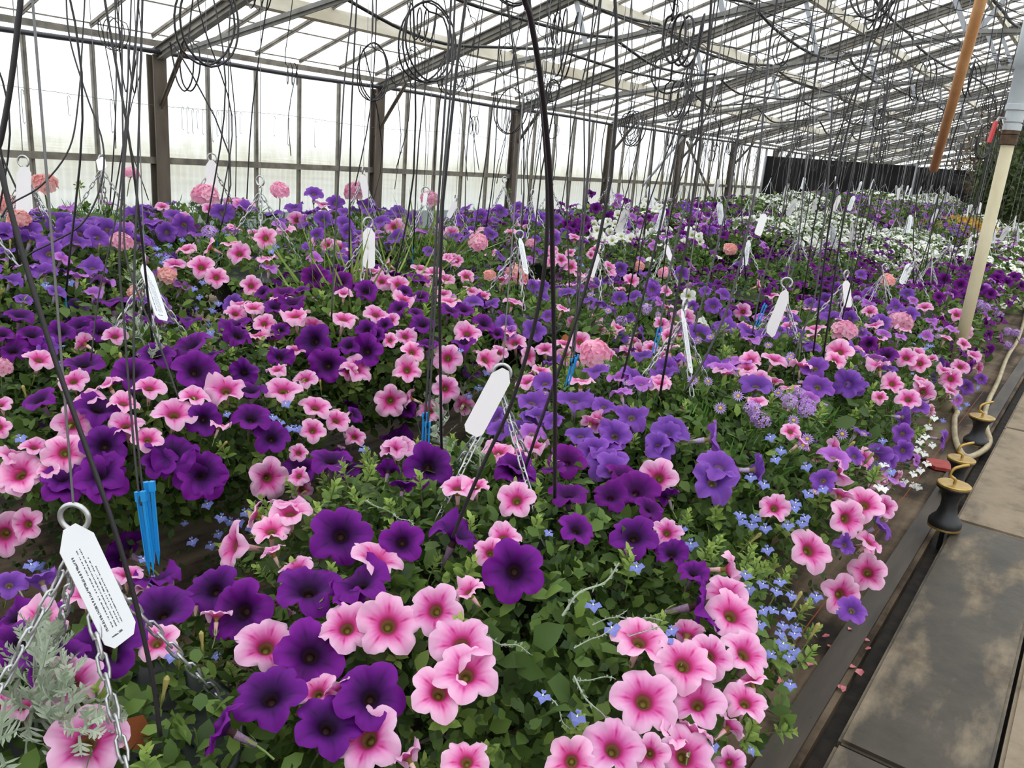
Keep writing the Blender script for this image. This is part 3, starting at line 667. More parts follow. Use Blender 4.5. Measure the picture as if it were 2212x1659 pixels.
def daisy(name, n=15):
    mb = MB()
    for k in range(n):
        a = 2*math.pi*k/n; u = np.array([math.cos(a), math.sin(a), 0]); v = np.array([-u[1], u[0], 0])
        mb.add([u*.1, u*.3+v*.05+(0, 0, .03), u*.5, u*.3-v*.05+(0, 0, .03)], [(0, 3, 2, 1)], 0, .2+.6*(k % 3)/2)
    mb.lathe([(.13, 0), (.1, .06), (0, .09)], 8, 1); mb.tube([(0, 0, 0), (.05, 0, -.6), (0, 0, -1.6)], .025, 3, 2, False)
    return mb.build(name, MT['daisy'], MT['eye'], MT['stem'])
DAI = daisy('daisy_flower')
def leaf_shoot(name, seed, mat, n=13, ht=1.0):
    g = np.random.default_rng(seed); mb = MB()
    mb.tube(smooth_path([(0, 0, -.4), (.03, .02, .2), (.0, .0, ht)], 3), .028, 5, 1, False)
    for i in range(n):
        t_ = i/(n-1); a = i*2.4; z = .15+(ht-.1)*t_; L = (.62-.32*t_)*g.uniform(.85, 1.15); el = .15+.9*t_
        D = np.array([math.cos(a)*math.cos(el), math.sin(a)*math.cos(el), math.sin(el)]); Nn = np.array([-math.cos(a)*math.sin(el), -math.sin(a)*math.sin(el), math.cos(el)])
        R = frames(D[None], Nn[None])[0]; mb.add((LT*np.array([1.15, 1, 1])*L)@R.T+np.array([0, 0, z]), LF, 0, np.clip(.25+.6*t_+g.uniform(-.15, .15), 0, 1)*np.ones(8))
    return mb.build(name, mat, MT['stem'])
SHO = [leaf_shoot('leafy_shoot', s, MT['shoot']) for s in (1, 2, 3)]
LEAF1 = mesh('leaf', LT, LF, (MT['leaf'],), attrs={'tone': [.35]*8})
LEAF2 = mesh('leaf', LT, LF, (MT['leaf'],), attrs={'tone': [.75]*8})
def bud(name):
    mb = MB().lathe([(.02, -.5), (.05, -.3), (.055, 0), (.09, .25), (.10, .42), (.04, .52), (0, .54)], 8, 0)
    for k in range(5):
        a = k*1.2566; mb.add([(.03*math.cos(a), .03*math.sin(a), -.5), (.10*math.cos(a+.3), .10*math.sin(a+.3), -.3), (.10*math.cos(a-.3), .10*math.sin(a-.3), -.3), (.13*math.cos(a), .13*math.sin(a), -.05)], [(0, 2, 1), (1, 2, 3)], 1)
    mb.tube([(0, 0, -.5), (.03, .02, -1.0)], .025, 4, 1, False)
    return mb.build(name, MT['bud'], MT['stem'])
BUD = bud('flower_bud')
def seedhead(name):
    mb = MB(); g = np.random.default_rng(5)
    for i in range(16):
        n = unit(g.normal(0, 1, 3)+np.array([0, 0, .9])); p = n*g.uniform(.28, .42)
        R = np.array(frame(n).to_matrix()); V = np.array(MB().lathe([(0, -.12), (.055, -.05), (.06, .05), (0, .15)], 6).V); F = MB().lathe([(0, -.12), (.055, -.05), (.06, .05), (0, .15)], 6).F
        mb.add(V@R.T+p, F, 0, g.uniform(.1, 1)); mb.tube([p*.9, (0, 0, 0)], .016, 3, 1, False)
    mb.tube([(0, 0, 0), (.05, 0, -1), (0, .05, -2.6)], .05, 6, 1, False)
    return mb.build(name, MT['seed'], MT['stem'])
SEED = seedhead('geranium_bud_head')
def silver_sprig(name, seed):
    g = np.random.default_rng(seed); mb = MB(); mb.tube(smooth_path([(0, 0, -.3), (.03, 0, .3), (0, .03, 1)], 3), .018, 4, 0, False, .6)
    for i in range(12):
        t_ = i/11; a = i*2.4; el = .45+.6*t_; L = .52-.25*t_
        D = np.array([math.cos(a)*math.cos(el), math.sin(a)*math.cos(el), math.sin(el)]); Nn = np.array([-math.cos(a)*math.sin(el), -math.sin(a)*math.sin(el), math.cos(el)])
        R = frames(D[None], Nn[None])[0]; o_ = np.array([0, 0, .1+.85*t_])
        for (y0, sd, l2) in ((0, 0, 1.0), (.4, 1, .38), (.4, -1, .38), (.62, 1, .36), (.62, -1, .36), (.8, 1, .26), (.8, -1, .26), (.5, .6, .42), (.5, -.6, .42)):
            b0 = np.array([0, y0*L, 0]); dd = unit(np.array([sd*.9, .75, .15*abs(sd)])) if sd else np.array([0, 1.0, 0]); w = np.array([dd[1], -dd[0], 0])*.022
            Q = np.array([b0-w*.6, b0+dd*l2*L*.6-w, b0+dd*l2*L+np.array([0, 0, .01]), b0+dd*l2*L*.6+w, b0+w*.6]); mb.add(Q@R.T+o_, [(0, 1, 2), (0, 2, 3), (0, 3, 4)], 0, g.uniform(.2, 1))
    return mb.build(name, MT['silver'])
SIL = [silver_sprig('silver_sprig', s) for s in (1, 2)]
def helichrysum(name, seed):
    g = np.random.default_rng(seed); mb = MB(); P = smooth_path([(0, 0, 0), (.1, .05, .35), (.05, -.03, .7), (.12, .04, 1.0)], 5); mb.tube(P, np.linspace(.016, .010, len(P)), 5, 0, True, .9)
    for i in range(26):
        p = P[min(len(P)-1, int(i/26*len(P)))]; D = unit(g.normal(0, 1, 3)+np.array([0, 0, .7])); R = frames(D[None], g.normal(0, 1, (1, 3)))[0]
        mb.add((LT2*g.uniform(.06, .11))@R.T+p, LF2, 0, g.uniform(.0, .5))
    return mb.build(name, MT['silver'])
HEL = [helichrysum('silver_stem', s) for s in (1, 2)]

# ------------------------------------------------------------------ basket hardware
RIM = .36                                   # rim below the hook
def chain_mesh(a, b, link=.033, r=.0021, n=9, sides=4):
    a = np.asarray(a, float); b = np.asarray(b, float); L = np.linalg.norm(b-a); d = (b-a)/L; k = int(L/(link*.72)); mb = MB()
    x = unit(np.cross(d, (0, 0, 1.0)+np.array([.01, 0, 0]))); y = np.cross(d, x)
    for i in range(k):
        c = a+d*(i+.5)*L/k; e = x if i % 2 else y
        P = [c+d*(link/2-.0045)*max(-1, min(1, 1.8*math.cos(t_)))+d*.0045*math.cos(t_)+e*.0058*math.sin(t_) for t_ in np.linspace(0, 2*math.pi, n+1)]
        V, F = tube(P, r, sides, False); mb.add(V, F)
    return mb.build('chain', MT['zinc'], smooth=True)
CHN = [chain_mesh((.006*math.cos(a), .006*math.sin(a), -.055), (.185*math.cos(a), .185*math.sin(a), -RIM)) for a in (0.5, 2.05, 3.65, 5.2)]
CHF = []
for a in (0.5, 2.6, 4.7):
    V, F = tube([(.006*math.cos(a), .006*math.sin(a), -.055), (.185*math.cos(a), .185*math.sin(a), -RIM)], .0028, 3, False); CHF.append(mesh('chain', V, F, (MT['zinc'],)))
def torus(R, r, n=20, k=8, arc=1.0, rot=0):
    P = [(R*math.cos(t_), 0, R*math.sin(t_)) for t_ in np.linspace(rot, rot+2*math.pi*arc, n)]
    return tube(P, r, k, arc < 1)
V, F = torus(.0175, .0034, 22, 8, .86, -1.0); RING = mesh('ring', [(x, y, z-.005) for x, y, z in V], F, (MT['zinc'],))
P = smooth_path([(0, .004, -.030), (0, -.007, -.022), (0, -.009, -.035), (0, 0, -.058), (0, .009, -.050), (0, .007, -.038)], 4)
V, F = tube(P, .0022, 6); HOOK = mesh('hook', V, F, (MT['zinc'],))
BOWL = MB().lathe([(.05, -.17), (.13, -.15), (.18, -.03), (.195, 0), (.20, .012), (.19, .012), (.178, -.02), (.0, -.02)], 24).build('bowl', MT['bowl'], smooth=True)
def wire_mesh(h, dx, dy):
    V, F = tube([(0, 0, .010), (dx*.5, dy*.5, h*.5), (dx, dy, h)], .0016, 4, False); return mesh('hanging_wire', V, F, (MT['wire'],))
def tag_mesh():
    hw, L = .0235, .165; o_ = [(-hw*.35, 0), (hw*.35, 0), (hw, -.022), (hw, -L+.012), (hw*.62, -L), (-hw*.62, -L), (-hw, -L+.012), (-hw, -.022)]
    V = [(x, y, .0007) for x, y in o_]+[(x, y, -.0007) for x, y in o_]; n = 8
    return mesh('plant_tag', V, [tuple(reversed(range(n))), tuple(range(n, 2*n))]+[(i, (i+1) % n, n+(i+1) % n, n+i) for i in range(n)], (MT['print'], MT['tagback']), [0, 1]+[1]*n, smooth=False)
TAG = tag_mesh()

# ------------------------------------------------------------------ where the baskets hang: (hook pixel, depth) read off the rings, then rows filled in
class B_: pass
BASKETS = []
def add_basket(hook, R, pal, label, group, tier=None, extra=(), tagged=True):
    b = B_(); b.h = np.asarray(hook, float); b.R = R; b.rz = .24; b.c = b.h+np.array([0, 0, -.45]); b.pal = pal; b.label = label; b.group = group
    b.dist = (b.c-CAM)@CF; b.tier = tier or ('A' if b.dist < 3.0 else 'B' if b.dist < 6.6 else 'C'); b.extra = extra; b.n = 0; b.tagged = tagged; b.pts = []
    BASKETS.append(b); return b
GA = 'hanging baskets along the path edge'; GB = 'hanging baskets in the second row'; GC = 'hanging baskets in the rows toward the glazed wall'
near = [
 (160, 1110, 1.00, .50, 'DK', 'hanging basket of dark purple and pink petunias with silver artemisia under the big printed tag', GA, ('silver',)),
 (1085, 800, 1.62, .62, 'DK', 'big hanging basket of purple and pink petunias with blue lobelia under the greyish tag', GA, ('hel', 'lob', 'silver')),
 (1480, 655, 2.15, .58, 'VK', 'hanging basket of violet petunias, daisies and blue lobelia beside the path', GA, ('fine', 'lob', 'daisy')),
 (1700, 608, 2.75, .54, 'VK', 'hanging basket of violet and pink petunias with white lobelia trailing to the path', GA, ('fine', 'lobw', 'daisy', 'seed')),
 (1828, 590, 3.5, .50, 'KV', 'hanging basket of pink petunias and geraniums near the hose spools', GA, ('fine', 'lob')),
 (1912, 575, 4.25, .48, 'MP', 'hanging basket of purple petunias and lilac verbena beside the standpipe', GA, ('verb',)),
 (312, 560, 2.10, .54, 'DK', 'hanging basket of dark purple and pink petunias under a narrow edge-on tag', GB, ('lob', 'silver')),
 (795, 478, 2.72, .54, 'DK', 'hanging basket of dark purple and pink petunias with grassy green stems', GB, ('grass',)),
 (1122, 505, 3.10, .50, 'VK', 'hanging basket of violet and pink petunias with salmon geraniums in the second row', GB, ('fine',)),
 (1298, 533, 3.55, .48, 'VK', 'hanging basket of violet petunias under a slanting white tag, below the white petunias', GB, ('fine',)),
 (1440, 520, 4.2, .48, 'VM', 'hanging basket of mixed violet petunias in the second row with a brownish tag', GB, ()),
 (50, 345, 2.60, .48, 'V', 'hanging basket of violet petunias and a salmon geranium under a long blank tag', GC, ('lob',)),
 (218, 342, 3.35, .46, 'V', 'hanging basket of violet petunias whose four chains meet under a small tag by the wall', GC, ()),
 (458, 338, 3.55, .46, 'VK', 'hanging basket of violet petunias with a large pink geranium head, wall side', GC, ('fine',)),
 (562, 388, 2.98, .46, 'VK', 'hanging basket of pink and violet petunias with blue lobelia and lilac verbena', GC, ('lob', 'fine')),
 (785, 366, 3.9, .46, 'V', 'hanging basket of violet petunias with two pink geraniums beside the brown post', GC, ()),
 (920, 410, 3.55, .46, 'V', 'hanging basket of violet petunias with tall thin green grass stems', GC, ('grass', 'fine')),
 (985, 426, 4.45, .44, 'V', 'hanging basket of violet petunias with a plain ring hook, wall side', GC, ()),
 (1090, 386, 5.0, .44, 'MV', 'hanging basket of violet petunias with a blue stake standing by its chain', GC, ()),
 (1150, 415, 4.3, .46, 'VK', 'hanging basket of violet petunias and pink geraniums before the white petunias', GC, ()),
]
for (x, y, d, R, pal, lab, g, ex) in near: add_basket(at(x, y, d), R, pal, lab, g, extra=ex)
BASKETS[1].c += np.array([.08, -.02, -.02]); BASKETS[0].c += np.array([0, 0, -.07])
PALN = {'W': 'white', 'M': 'magenta purple', 'P': 'lilac', 'V': 'violet', 'D': 'dark purple', 'K': 'pink', 'S': 'small white', 'Y': 'golden yellow'}
def pal_at(row, y):
    if row == 0: t_ = [(5.2, 'VK'), (7.0, 'MP'), (9.0, 'WM'), (12, 'WP'), (99, 'W')]
    elif row == 1: t_ = [(1.0, 'DK'), (4.6, 'VK'), (6.6, 'MD'), (7.8, 'SM'), (10.0, 'S'), (11.5, 'V'), (13.4, 'Y'), (99, 'W')]
    elif row == 2: t_ = [(1.6, 'V'), (4.0, 'VK'), (5.3, 'WMP'), (7.0, 'MP'), (9.6, 'S'), (13, 'MV'), (16, 'VM'), (99, 'WV')]
    else: t_ = [(3.8, 'V'), (5.0, 'VM'), (7.6, 'MWP'), (9.0, 'DM'), (11, 'S'), (13.5, 'MV'), (99, 'W')]
    for lim, p in t_:
        if y < lim: return p
ROWS = [(-.9, -.42), (-1.72, -.36), (-2.48, -.27), (-3.2, -.18)]
for row, (rx, rz) in enumerate(ROWS):
    y = .30+.35*(row % 2)-(.7 if row == 1 else 0)
    while y < (15.2 if row == 0 else 14.6 if row == 1 else 17.2 if row == 2 else 20.6):
        x = rx+random.uniform(-.06, .06); yy = y+random.uniform(-.06, .06)
        up_ = .22*min(1, max(0, (yy-5)/7)); p = np.array([x, yy, CZ+rz+up_+random.uniform(-.04, .04)])
        dist = (p-CAM)@CF; u_, v_ = pix(p) if dist > .3 else (-9999, 0)
        if dist > .3 and -500 < u_ < 2420 and all(np.hypot(*(b.h[:2]-p[:2])) > (.56 if row < 2 else .46) for b in BASKETS):
            pal = pal_at(row, yy); names = ', '.join(PALN[c] for c in pal)
            pln = 'golden-leaved plants' if pal == 'Y' else 'petunias' if 'S' not in pal else 'flowers'
            where = ('path edge row', 'second row', 'third row', 'glazed wall row')[row]
            far = ' by the black screen' if yy > 15 else ' far down' if yy > 9 else ' midway down' if yy > 5 else ''
            add_basket(p, .46 if row else .48, pal, 'hanging basket of '+names+' '+pln+', '+where+far, 'hanging baskets, '+where+far, tagged=random.random() < .75)
        y += .70

def on_dome(b, g, ct_lo=-.35):
    while True:
        ct = g.uniform(ct_lo, 1)
        if g.uniform(0, 1) < math.hypot(ct*b.R/b.rz, math.sqrt(1-ct*ct))/(b.R/b.rz): break
    ph = g.uniform(0, 2*math.pi); st_ = math.sqrt(1-ct*ct); n = np.array([st_*math.cos(ph), st_*math.sin(ph), ct]); k = 1 if ct > 0 else 1+.45*ct
    p = n*np.array([b.R*k, b.R*k, b.rz if ct > 0 else b.rz*1.25]); return b.c+p, unit(n/np.array([b.R, b.R, b.rz]))
def hit(x, y):
    """first basket mound met by the sight line through this photo point; else the mound it passes closest"""
    d = ray(x, y); best = None; near_ = None
    for b in BASKETS:
        S = np.array([b.R, b.R, b.rz]); o_ = (CAM-b.c)/S; e = d/S; A = e@e; Bq = o_@e; C = o_@o_-1; D = Bq*Bq-A*C
        if D > 0:
            t_ = (-Bq-math.sqrt(D))/A
            if t_ > .3 and (best is None or t_ < best[0]): p = CAM+d*t_; best = (t_, b, p, unit((p-b.c)/S**2))
        else:
            t_ = -Bq/A
            if t_ > .3:
                p = CAM+d*t_; m_ = np.linalg.norm((p-b.c)/S)
                if near_ is None or m_ < near_[0]: near_ = (m_, t_, b, p, unit((p-b.c)/S**2))
    if best is None: _, t_, b, p, n = near_; return t_, b, p, n
    return best
TODO = []                                   # (kind, basket, world position, axis, size)
g0 = np.random.default_rng(3)
def axis_for(o_, p, n):
    tc = unit(CAM-p); up_ = np.array([0, 0, 1.0]); r_ = g0.normal(0, .24, 3)
    return unit({'f': .75*tc+.35*n+.30*up_, 'u': .30*tc+.30*n+1.0*up_, 'l': -CR*.9+.3*up_+.15*tc, 'r': CR*.9+.2*up_+.2*tc, 'b': -tc*.5+up_*.5+n*.3, 'm': .5*tc+.3*n+.6*up_}[o_]+r_)
SIZ = dict(K=(.05, .10), D=(.055, .112), V=(.05, .10), M=(.045, .10), P=(.045, .09), W=(.052, .08), g=(.05, .13), s=(.05, .13), L=(.014, .027), w=(.014, .027), b=(.018, .034), c=(.04, .085))
def put(kind, x, y, dia, o_='f'):
    t_, b, p, n = hit(x, y); D = min(max(dia*t_/F_*(1.24 if kind in 'KDVMPW' else 1.1), SIZ[kind][0]), SIZ[kind][1])
    p = p+n*(.02 if kind in 'KDVMPW' else .03)-ray(x, y)*.0
    TODO.append((kind, b, p, axis_for(o_, p, n), D)); b.pts.append(p); b.n += 1
def crop(ox, oy, sc, ok, data):
    for e in data.split(';'):
        q = e.split()
        if len(q) < 3: continue
        k, x, y = q[0], ox+float(q[1])/sc, oy+float(q[2])/sc
        dia = float(q[3])/sc if len(q) > 3 and q[3][0].isdigit() else {'L': 75, 'w': 50, 'b': 60}.get(k, 100)/sc
        o_ = q[-1] if q[-1] in 'fulrbm' and len(q[-1]) == 1 else 'f'
        if ok(x, y): put(k, x, y, dia, o_)
crop(0, 1000, 2.5175, lambda x, y: x < 400 or y < 1150, '''K 60 340 270;K 150 80 200 m;K 190 300 150;K 1425 80 190;K 1610 120 100;K 1280 470 190 l;K 1600 340 200 u;K 480 790 210 u;K 230 950 220 u;K 690 690 150 u;
K 850 1060 200;K 390 1290 300;K 480 1600 340;K 150 1430 110;K 30 1420 130;K 300 60 90 u;D 560 100 240;D 1085 85 250;D 380 120 200;D 690 440 220 b;D 850 720 200 u;D 880 890 380;D 1060 770 220 u;D 600 1080 320 m;D 130 1070 290 u;D 320 1180 300 u;D 870 20 160 u;
D 260 900 160 u;D 110 930 180 u;V 60 740 150;V 240 720 150 b;L 1105 190;L 1180 245;L 1225 260;L 1270 265;L 1300 220;L 1030 355;L 1130 375;L 1020 445;L 1150 450;L 1200 430;L 1190 500;L 1120 520;L 1030 530;L 1100 600;L 770 610;L 920 660;L 280 510;L 180 640;L 930 1150;L 1165 320;L 1335 290;L 1110 1030;L 230 480;L 330 530''')
crop(400, 1150, 3.16, lambda x, y: True, '''D 1080 90 380;D 1490 140 250;D 1840 110 310 u;D 450 590 430;D 890 890 420;D 870 470 420 u;D 1220 440 330 u;D 560 1230 400 m;D 1290 1170 390;D 930 1420 390;D 260 450 300 u;D 280 1440 320 l;D 1140 560 200 u;
K 400 150 290 l;K 620 70 220 u;K 1310 270 310 u;K 530 880 360;K 1130 720 310;K 1400 700 400;K 1720 600 310;K 1890 830 350;K 1920 1030 370;K 1740 1150 330 m;K 1290 1430 410;K 2080 220 200;K 2170 120 200 u;K 950 1150 250 u;K 1100 1130 200 b;K 1950 490 200 b;K 200 690 150 b;K 1560 1570 200 b;K 1930 1590 270 m;K 800 330 200 u;K 640 220 150 b''')
crop(950, 1150, 2.949, lambda x, y: x > 1090, '''D 470 310 330;D 1215 100 260;D 1450 210 180 u;D 1580 340 180;D 1610 520 300 r;D 850 60 200 u;K 1420 70 170;K 1785 290 200 r;K 1790 460 240 m;K 1810 590 290;K 1240 760 300 u;K 1510 900 320 m;K 1670 840 240;K 1880 830 270;K 1265 1120 370;K 1600 1140 290;K 1885 1130 230;K 1540 720 200 b;
K 1070 1410 330;K 1500 1440 330;K 1300 1420 210;K 820 1470 270 m;K 1780 1460 150;K 1560 1330 200 b;K 1770 1270 130 b;K 1940 1010 160 b;K 1400 1330 200 b;
L 1220 300 100;L 1560 150 100;L 1500 60;L 950 540 110;L 1060 680 100;L 1400 740 110;L 850 1210 110;L 640 1090 100;L 2040 90;L 1890 340 110;L 2000 400;L 2100 380;L 2170 460;L 2150 570 100;L 2110 650;L 2190 660;L 2110 760 110;L 2180 700;L 2040 830;L 2140 840;L 2140 1000;L 1970 650;L 330 1230;L 1660 1370;L 1910 430;L 2080 440;L 1430 690;L 2060 560;L 2170 800;L 1990 560;L 2090 700''')
crop(1300, 900, 2.185, lambda x, y: y < 1150 or x > 1690, '''V 60 130 130;V 320 110 150 m;V 260 180 130;V 500 140 150 r;V 510 340 190;V 30 260 180;V 540 275 170 u;V 700 280 140 r;V 1020 330 100;V 1130 940 120;V 1390 20 90 r;V 1390 90 85;V 1390 160 85;V 1270 190 120;V 1160 220 60;V 1320 200 80;V 1100 600 70;
M 150 400 200;M 80 330 150 u;D 130 590 190;M 30 430 150;M 200 490 120 u;D 300 430 90 b;K 265 320 160;K 790 455 120 m;K 1110 490 155;K 1200 435 155;K 1290 440 100;K 1090 400 110 b;K 1210 590 110 u;K 940 625 180;K 1225 705 150;K 1100 800 165;K 1060 180 100 r;K 1080 290 110 r;K 870 110 60;K 910 160 90 b;
L 640 500;L 680 520;L 740 530;L 870 450;L 905 510;L 840 520;L 750 620;L 680 320;L 740 350;L 820 200;L 790 240;L 770 140;L 930 270;L 940 390;L 1000 370;L 1290 120;L 1285 155;L 1060 940;L 950 880;L 960 800;L 1310 280;L 630 480;L 700 490;L 915 490;L 880 430;
w 1390 270;w 1430 240;w 1460 225;w 1475 165;w 1465 290;w 1440 280;w 1510 130;w 1480 100;w 1285 255 60;w 1255 355 60;w 1525 20;w 1500 60;w 1440 150;w 1455 120;w 1490 200;w 1270 360;c 730 70 105;c 690 15 90;c 940 20 90;b 880 65;b 1100 125;b 545 10;b 940 150;b 920 180''')
crop(1400, 500, 2.724, lambda x, y: y < 902, '''V 180 260 80;V 20 350 80;V 430 400 120;V 370 460 90;V 440 510 70;V 590 640 180 u;V 450 610 140 u;V 300 640 130 m;V 970 845 140;V 1160 930 150;V 985 950 150;V 620 960 170 u;V 100 850 110;V 400 830 150 u;V 490 850 130 m;V 1300 395 110;V 1060 420 100;V 960 450 70;V 1100 350 90;V 1240 270 110;V 1520 390 70;V 1530 520 110;V 1360 570 130;V 1070 540 130 u;V 1020 480 90;V 1210 940 110;V 1850 900 80;V 1930 860 60;D 1390 760 110;D 1290 690 90;V 870 640 80 u;V 690 650 160 u;V 1450 470 80;V 1180 540 80;V 540 220 100;V 750 500 90 u;V 850 560 90 u;V 900 700 100 u;V 1240 640 100 u;V 330 380 70;V 250 460 60;V 40 430 60;
K 130 550 80 l;K 140 620 90;K 60 570 80;K 540 490 90;K 720 400 70 u;K 1300 500 80 m;K 1720 540 80 r;K 1800 510 85;K 1840 600 85;K 1620 470 80 u;K 1110 750 140;K 1080 800 110;K 730 800 130 u;K 600 800 110 m;K 1500 770 110 m;K 1580 800 100;K 1560 740 80 u;K 1650 780 60 u;K 1750 880 115;K 1810 800 90;K 1880 740 90 u;K 1910 800 70 r;K 1410 930 110 m;K 1590 950 120;K 1500 1020 120;K 1340 1010 60;K 1570 900 80 u;K 1340 830 120 u;K 1210 730 90 u;K 980 610 150 u;K 640 920 110;K 620 1060 120 u;K 60 960 120 u;K 30 720 60;K 110 770 70;K 540 590 80 u;K 640 340 70 r;K 100 380 60;K 1730 650 70 u;K 1830 680 70 u;
g 1470 590 140;g 1140 660 150;g 75 280 80;s 470 140 80;s 1400 340 90;W 230 400 80;W 310 560 95 r;
M 1740 300 70;M 1830 330 70;M 1900 290 70;M 1660 330 60;M 1960 250 70;M 2100 310 60;M 1780 390 70;M 1700 410 60;M 1940 350 70;M 2040 290 60;M 1860 240 60;M 2140 280 60;M 2180 330 60;M 1600 350 60;M 1850 400 60;M 2000 380 60;M 1670 260 60;M 1790 240 60;c 1960 470 70;c 2000 460 70;c 1930 450 60;c 2040 490 60;c 2080 590 60;c 2090 660 60;c 2130 600 60;c 2180 640 50;
c 800 1060 110;c 900 1080 110;c 860 1010 80;c 640 1180 130;b 340 945;b 400 1100 75;b 820 1165 65;b 740 1010;b 510 1030 80;b 250 940 80;b 830 780;b 300 690;b 370 670;b 700 720;b 820 800;b 1640 610;b 1700 600;b 1680 640;L 1620 700;L 1600 720;L 1650 690;L 1790 1020;L 1830 1000;L 1700 1080;L 1640 1130;L 1610 1160;L 1770 960;L 1890 920;L 1580 640''')
crop(0, 500, 2.9105, lambda x, y: x < 762, '''D 690 500 180 u;D 560 610 120 u;D 120 590 150 u;D 190 700 150 u;D 370 680 150 u;D 500 650 160 u;D 640 690 150 m;D 860 610 120 u;D 1170 620 150 u;D 1210 780 240 m;D 540 900 210 m;D 840 950 220 m;D 980 840 190 u;D 1220 930 240;D 1500 640 200 u;D 1480 710 150;D 1520 930 150;D 1740 840 140;D 1990 720 210;D 2070 860 210;D 250 810 140 u;D 280 1120 180 u;D 620 1170 230 u;D 1270 1220 180;D 1560 1220 200 m;D 1680 1330 190 u;D 670 1380 230 m;D 650 1540 270;D 1250 1530 270;D 1080 1430 270 u;D 1560 1060 180 u;D 420 1560 200;D 1860 1500 200 u;D 2100 1510 220 u;M 1800 440 150 u;M 1980 330 170;M 2150 360 140;M 1850 500 150 u;M 2100 290 100;V 1480 470 110;D 1780 660 100;D 20 700 110 u;D 80 790 150 u;
K 1280 260 140;K 1370 320 120;K 1510 180 125;K 1460 130 110 u;K 1340 140 110 l;K 1190 160 110 u;K 1120 250 130 u;K 1670 80 120;K 1580 370 115;K 1680 220 120 u;K 2070 110 90 m;K 2150 140 100;K 1500 560 120 u;K 1610 530 130 u;K 1680 620 120 m;K 1870 580 160 u;K 1970 630 120 b;K 2160 600 150 u;K 1650 700 110 u;K 1840 800 100 u;K 550 760 120 b;K 730 720 130 u;K 260 870 160 u;K 480 1000 150 m;K 940 1045 170 u;K 1210 1100 170 u;K 1410 1050 210 u;K 1730 930 110 u;K 1760 1050 200 m;K 1900 980 130 m;K 2190 890 100;K 580 1110 150 u;K 780 1140 160 u;K 1090 1200 230 m;K 800 1270 180 m;K 930 1350 160;K 430 1420 210;K 470 1250 200;K 240 1400 140 u;K 110 1450 150 u;K 170 1540 230 m;K 1650 1540 210;K 1840 1410 100;K 1950 1150 170 m;K 2070 1220 150 m;K 1930 1280 140;K 2180 1300 120;K 1360 1270 110 b;K 40 1150 110 u;K 30 1270 110;K 1910 1600 80;K 1020 290 100 u;g 50 980 140;K 2100 1190 90 u;
V 40 60 110 m;V 310 180 155;V 270 310 150 u;V 570 270 150 m;V 470 110 150 m;V 50 180 120 u;V 140 490 100 u;V 200 90 150 u;V 600 80 130;V 370 90 100 u;V 1060 30 110;V 420 20 120;V 760 60 120;D 1670 430 90;V 2000 50 90;V 2190 30 90;g 745 160 140;s 1010 350 120;s 815 480 90;c 1330 60 110;
L 285 400;L 420 380;L 1120 330;L 1250 385;L 1280 430;L 1130 540;L 1360 500;L 1390 465;L 1010 200;L 960 150;L 1090 230;L 1310 700;L 1090 590;L 1340 570;L 1300 350;L 400 900;L 1680 1210;L 1790 1270;L 1720 1240;L 1820 1270;L 1760 1130;L 170 1340;L 1160 80;L 1080 110;L 960 130;L 1030 190;L 990 230;L 1700 170;L 1730 140''')
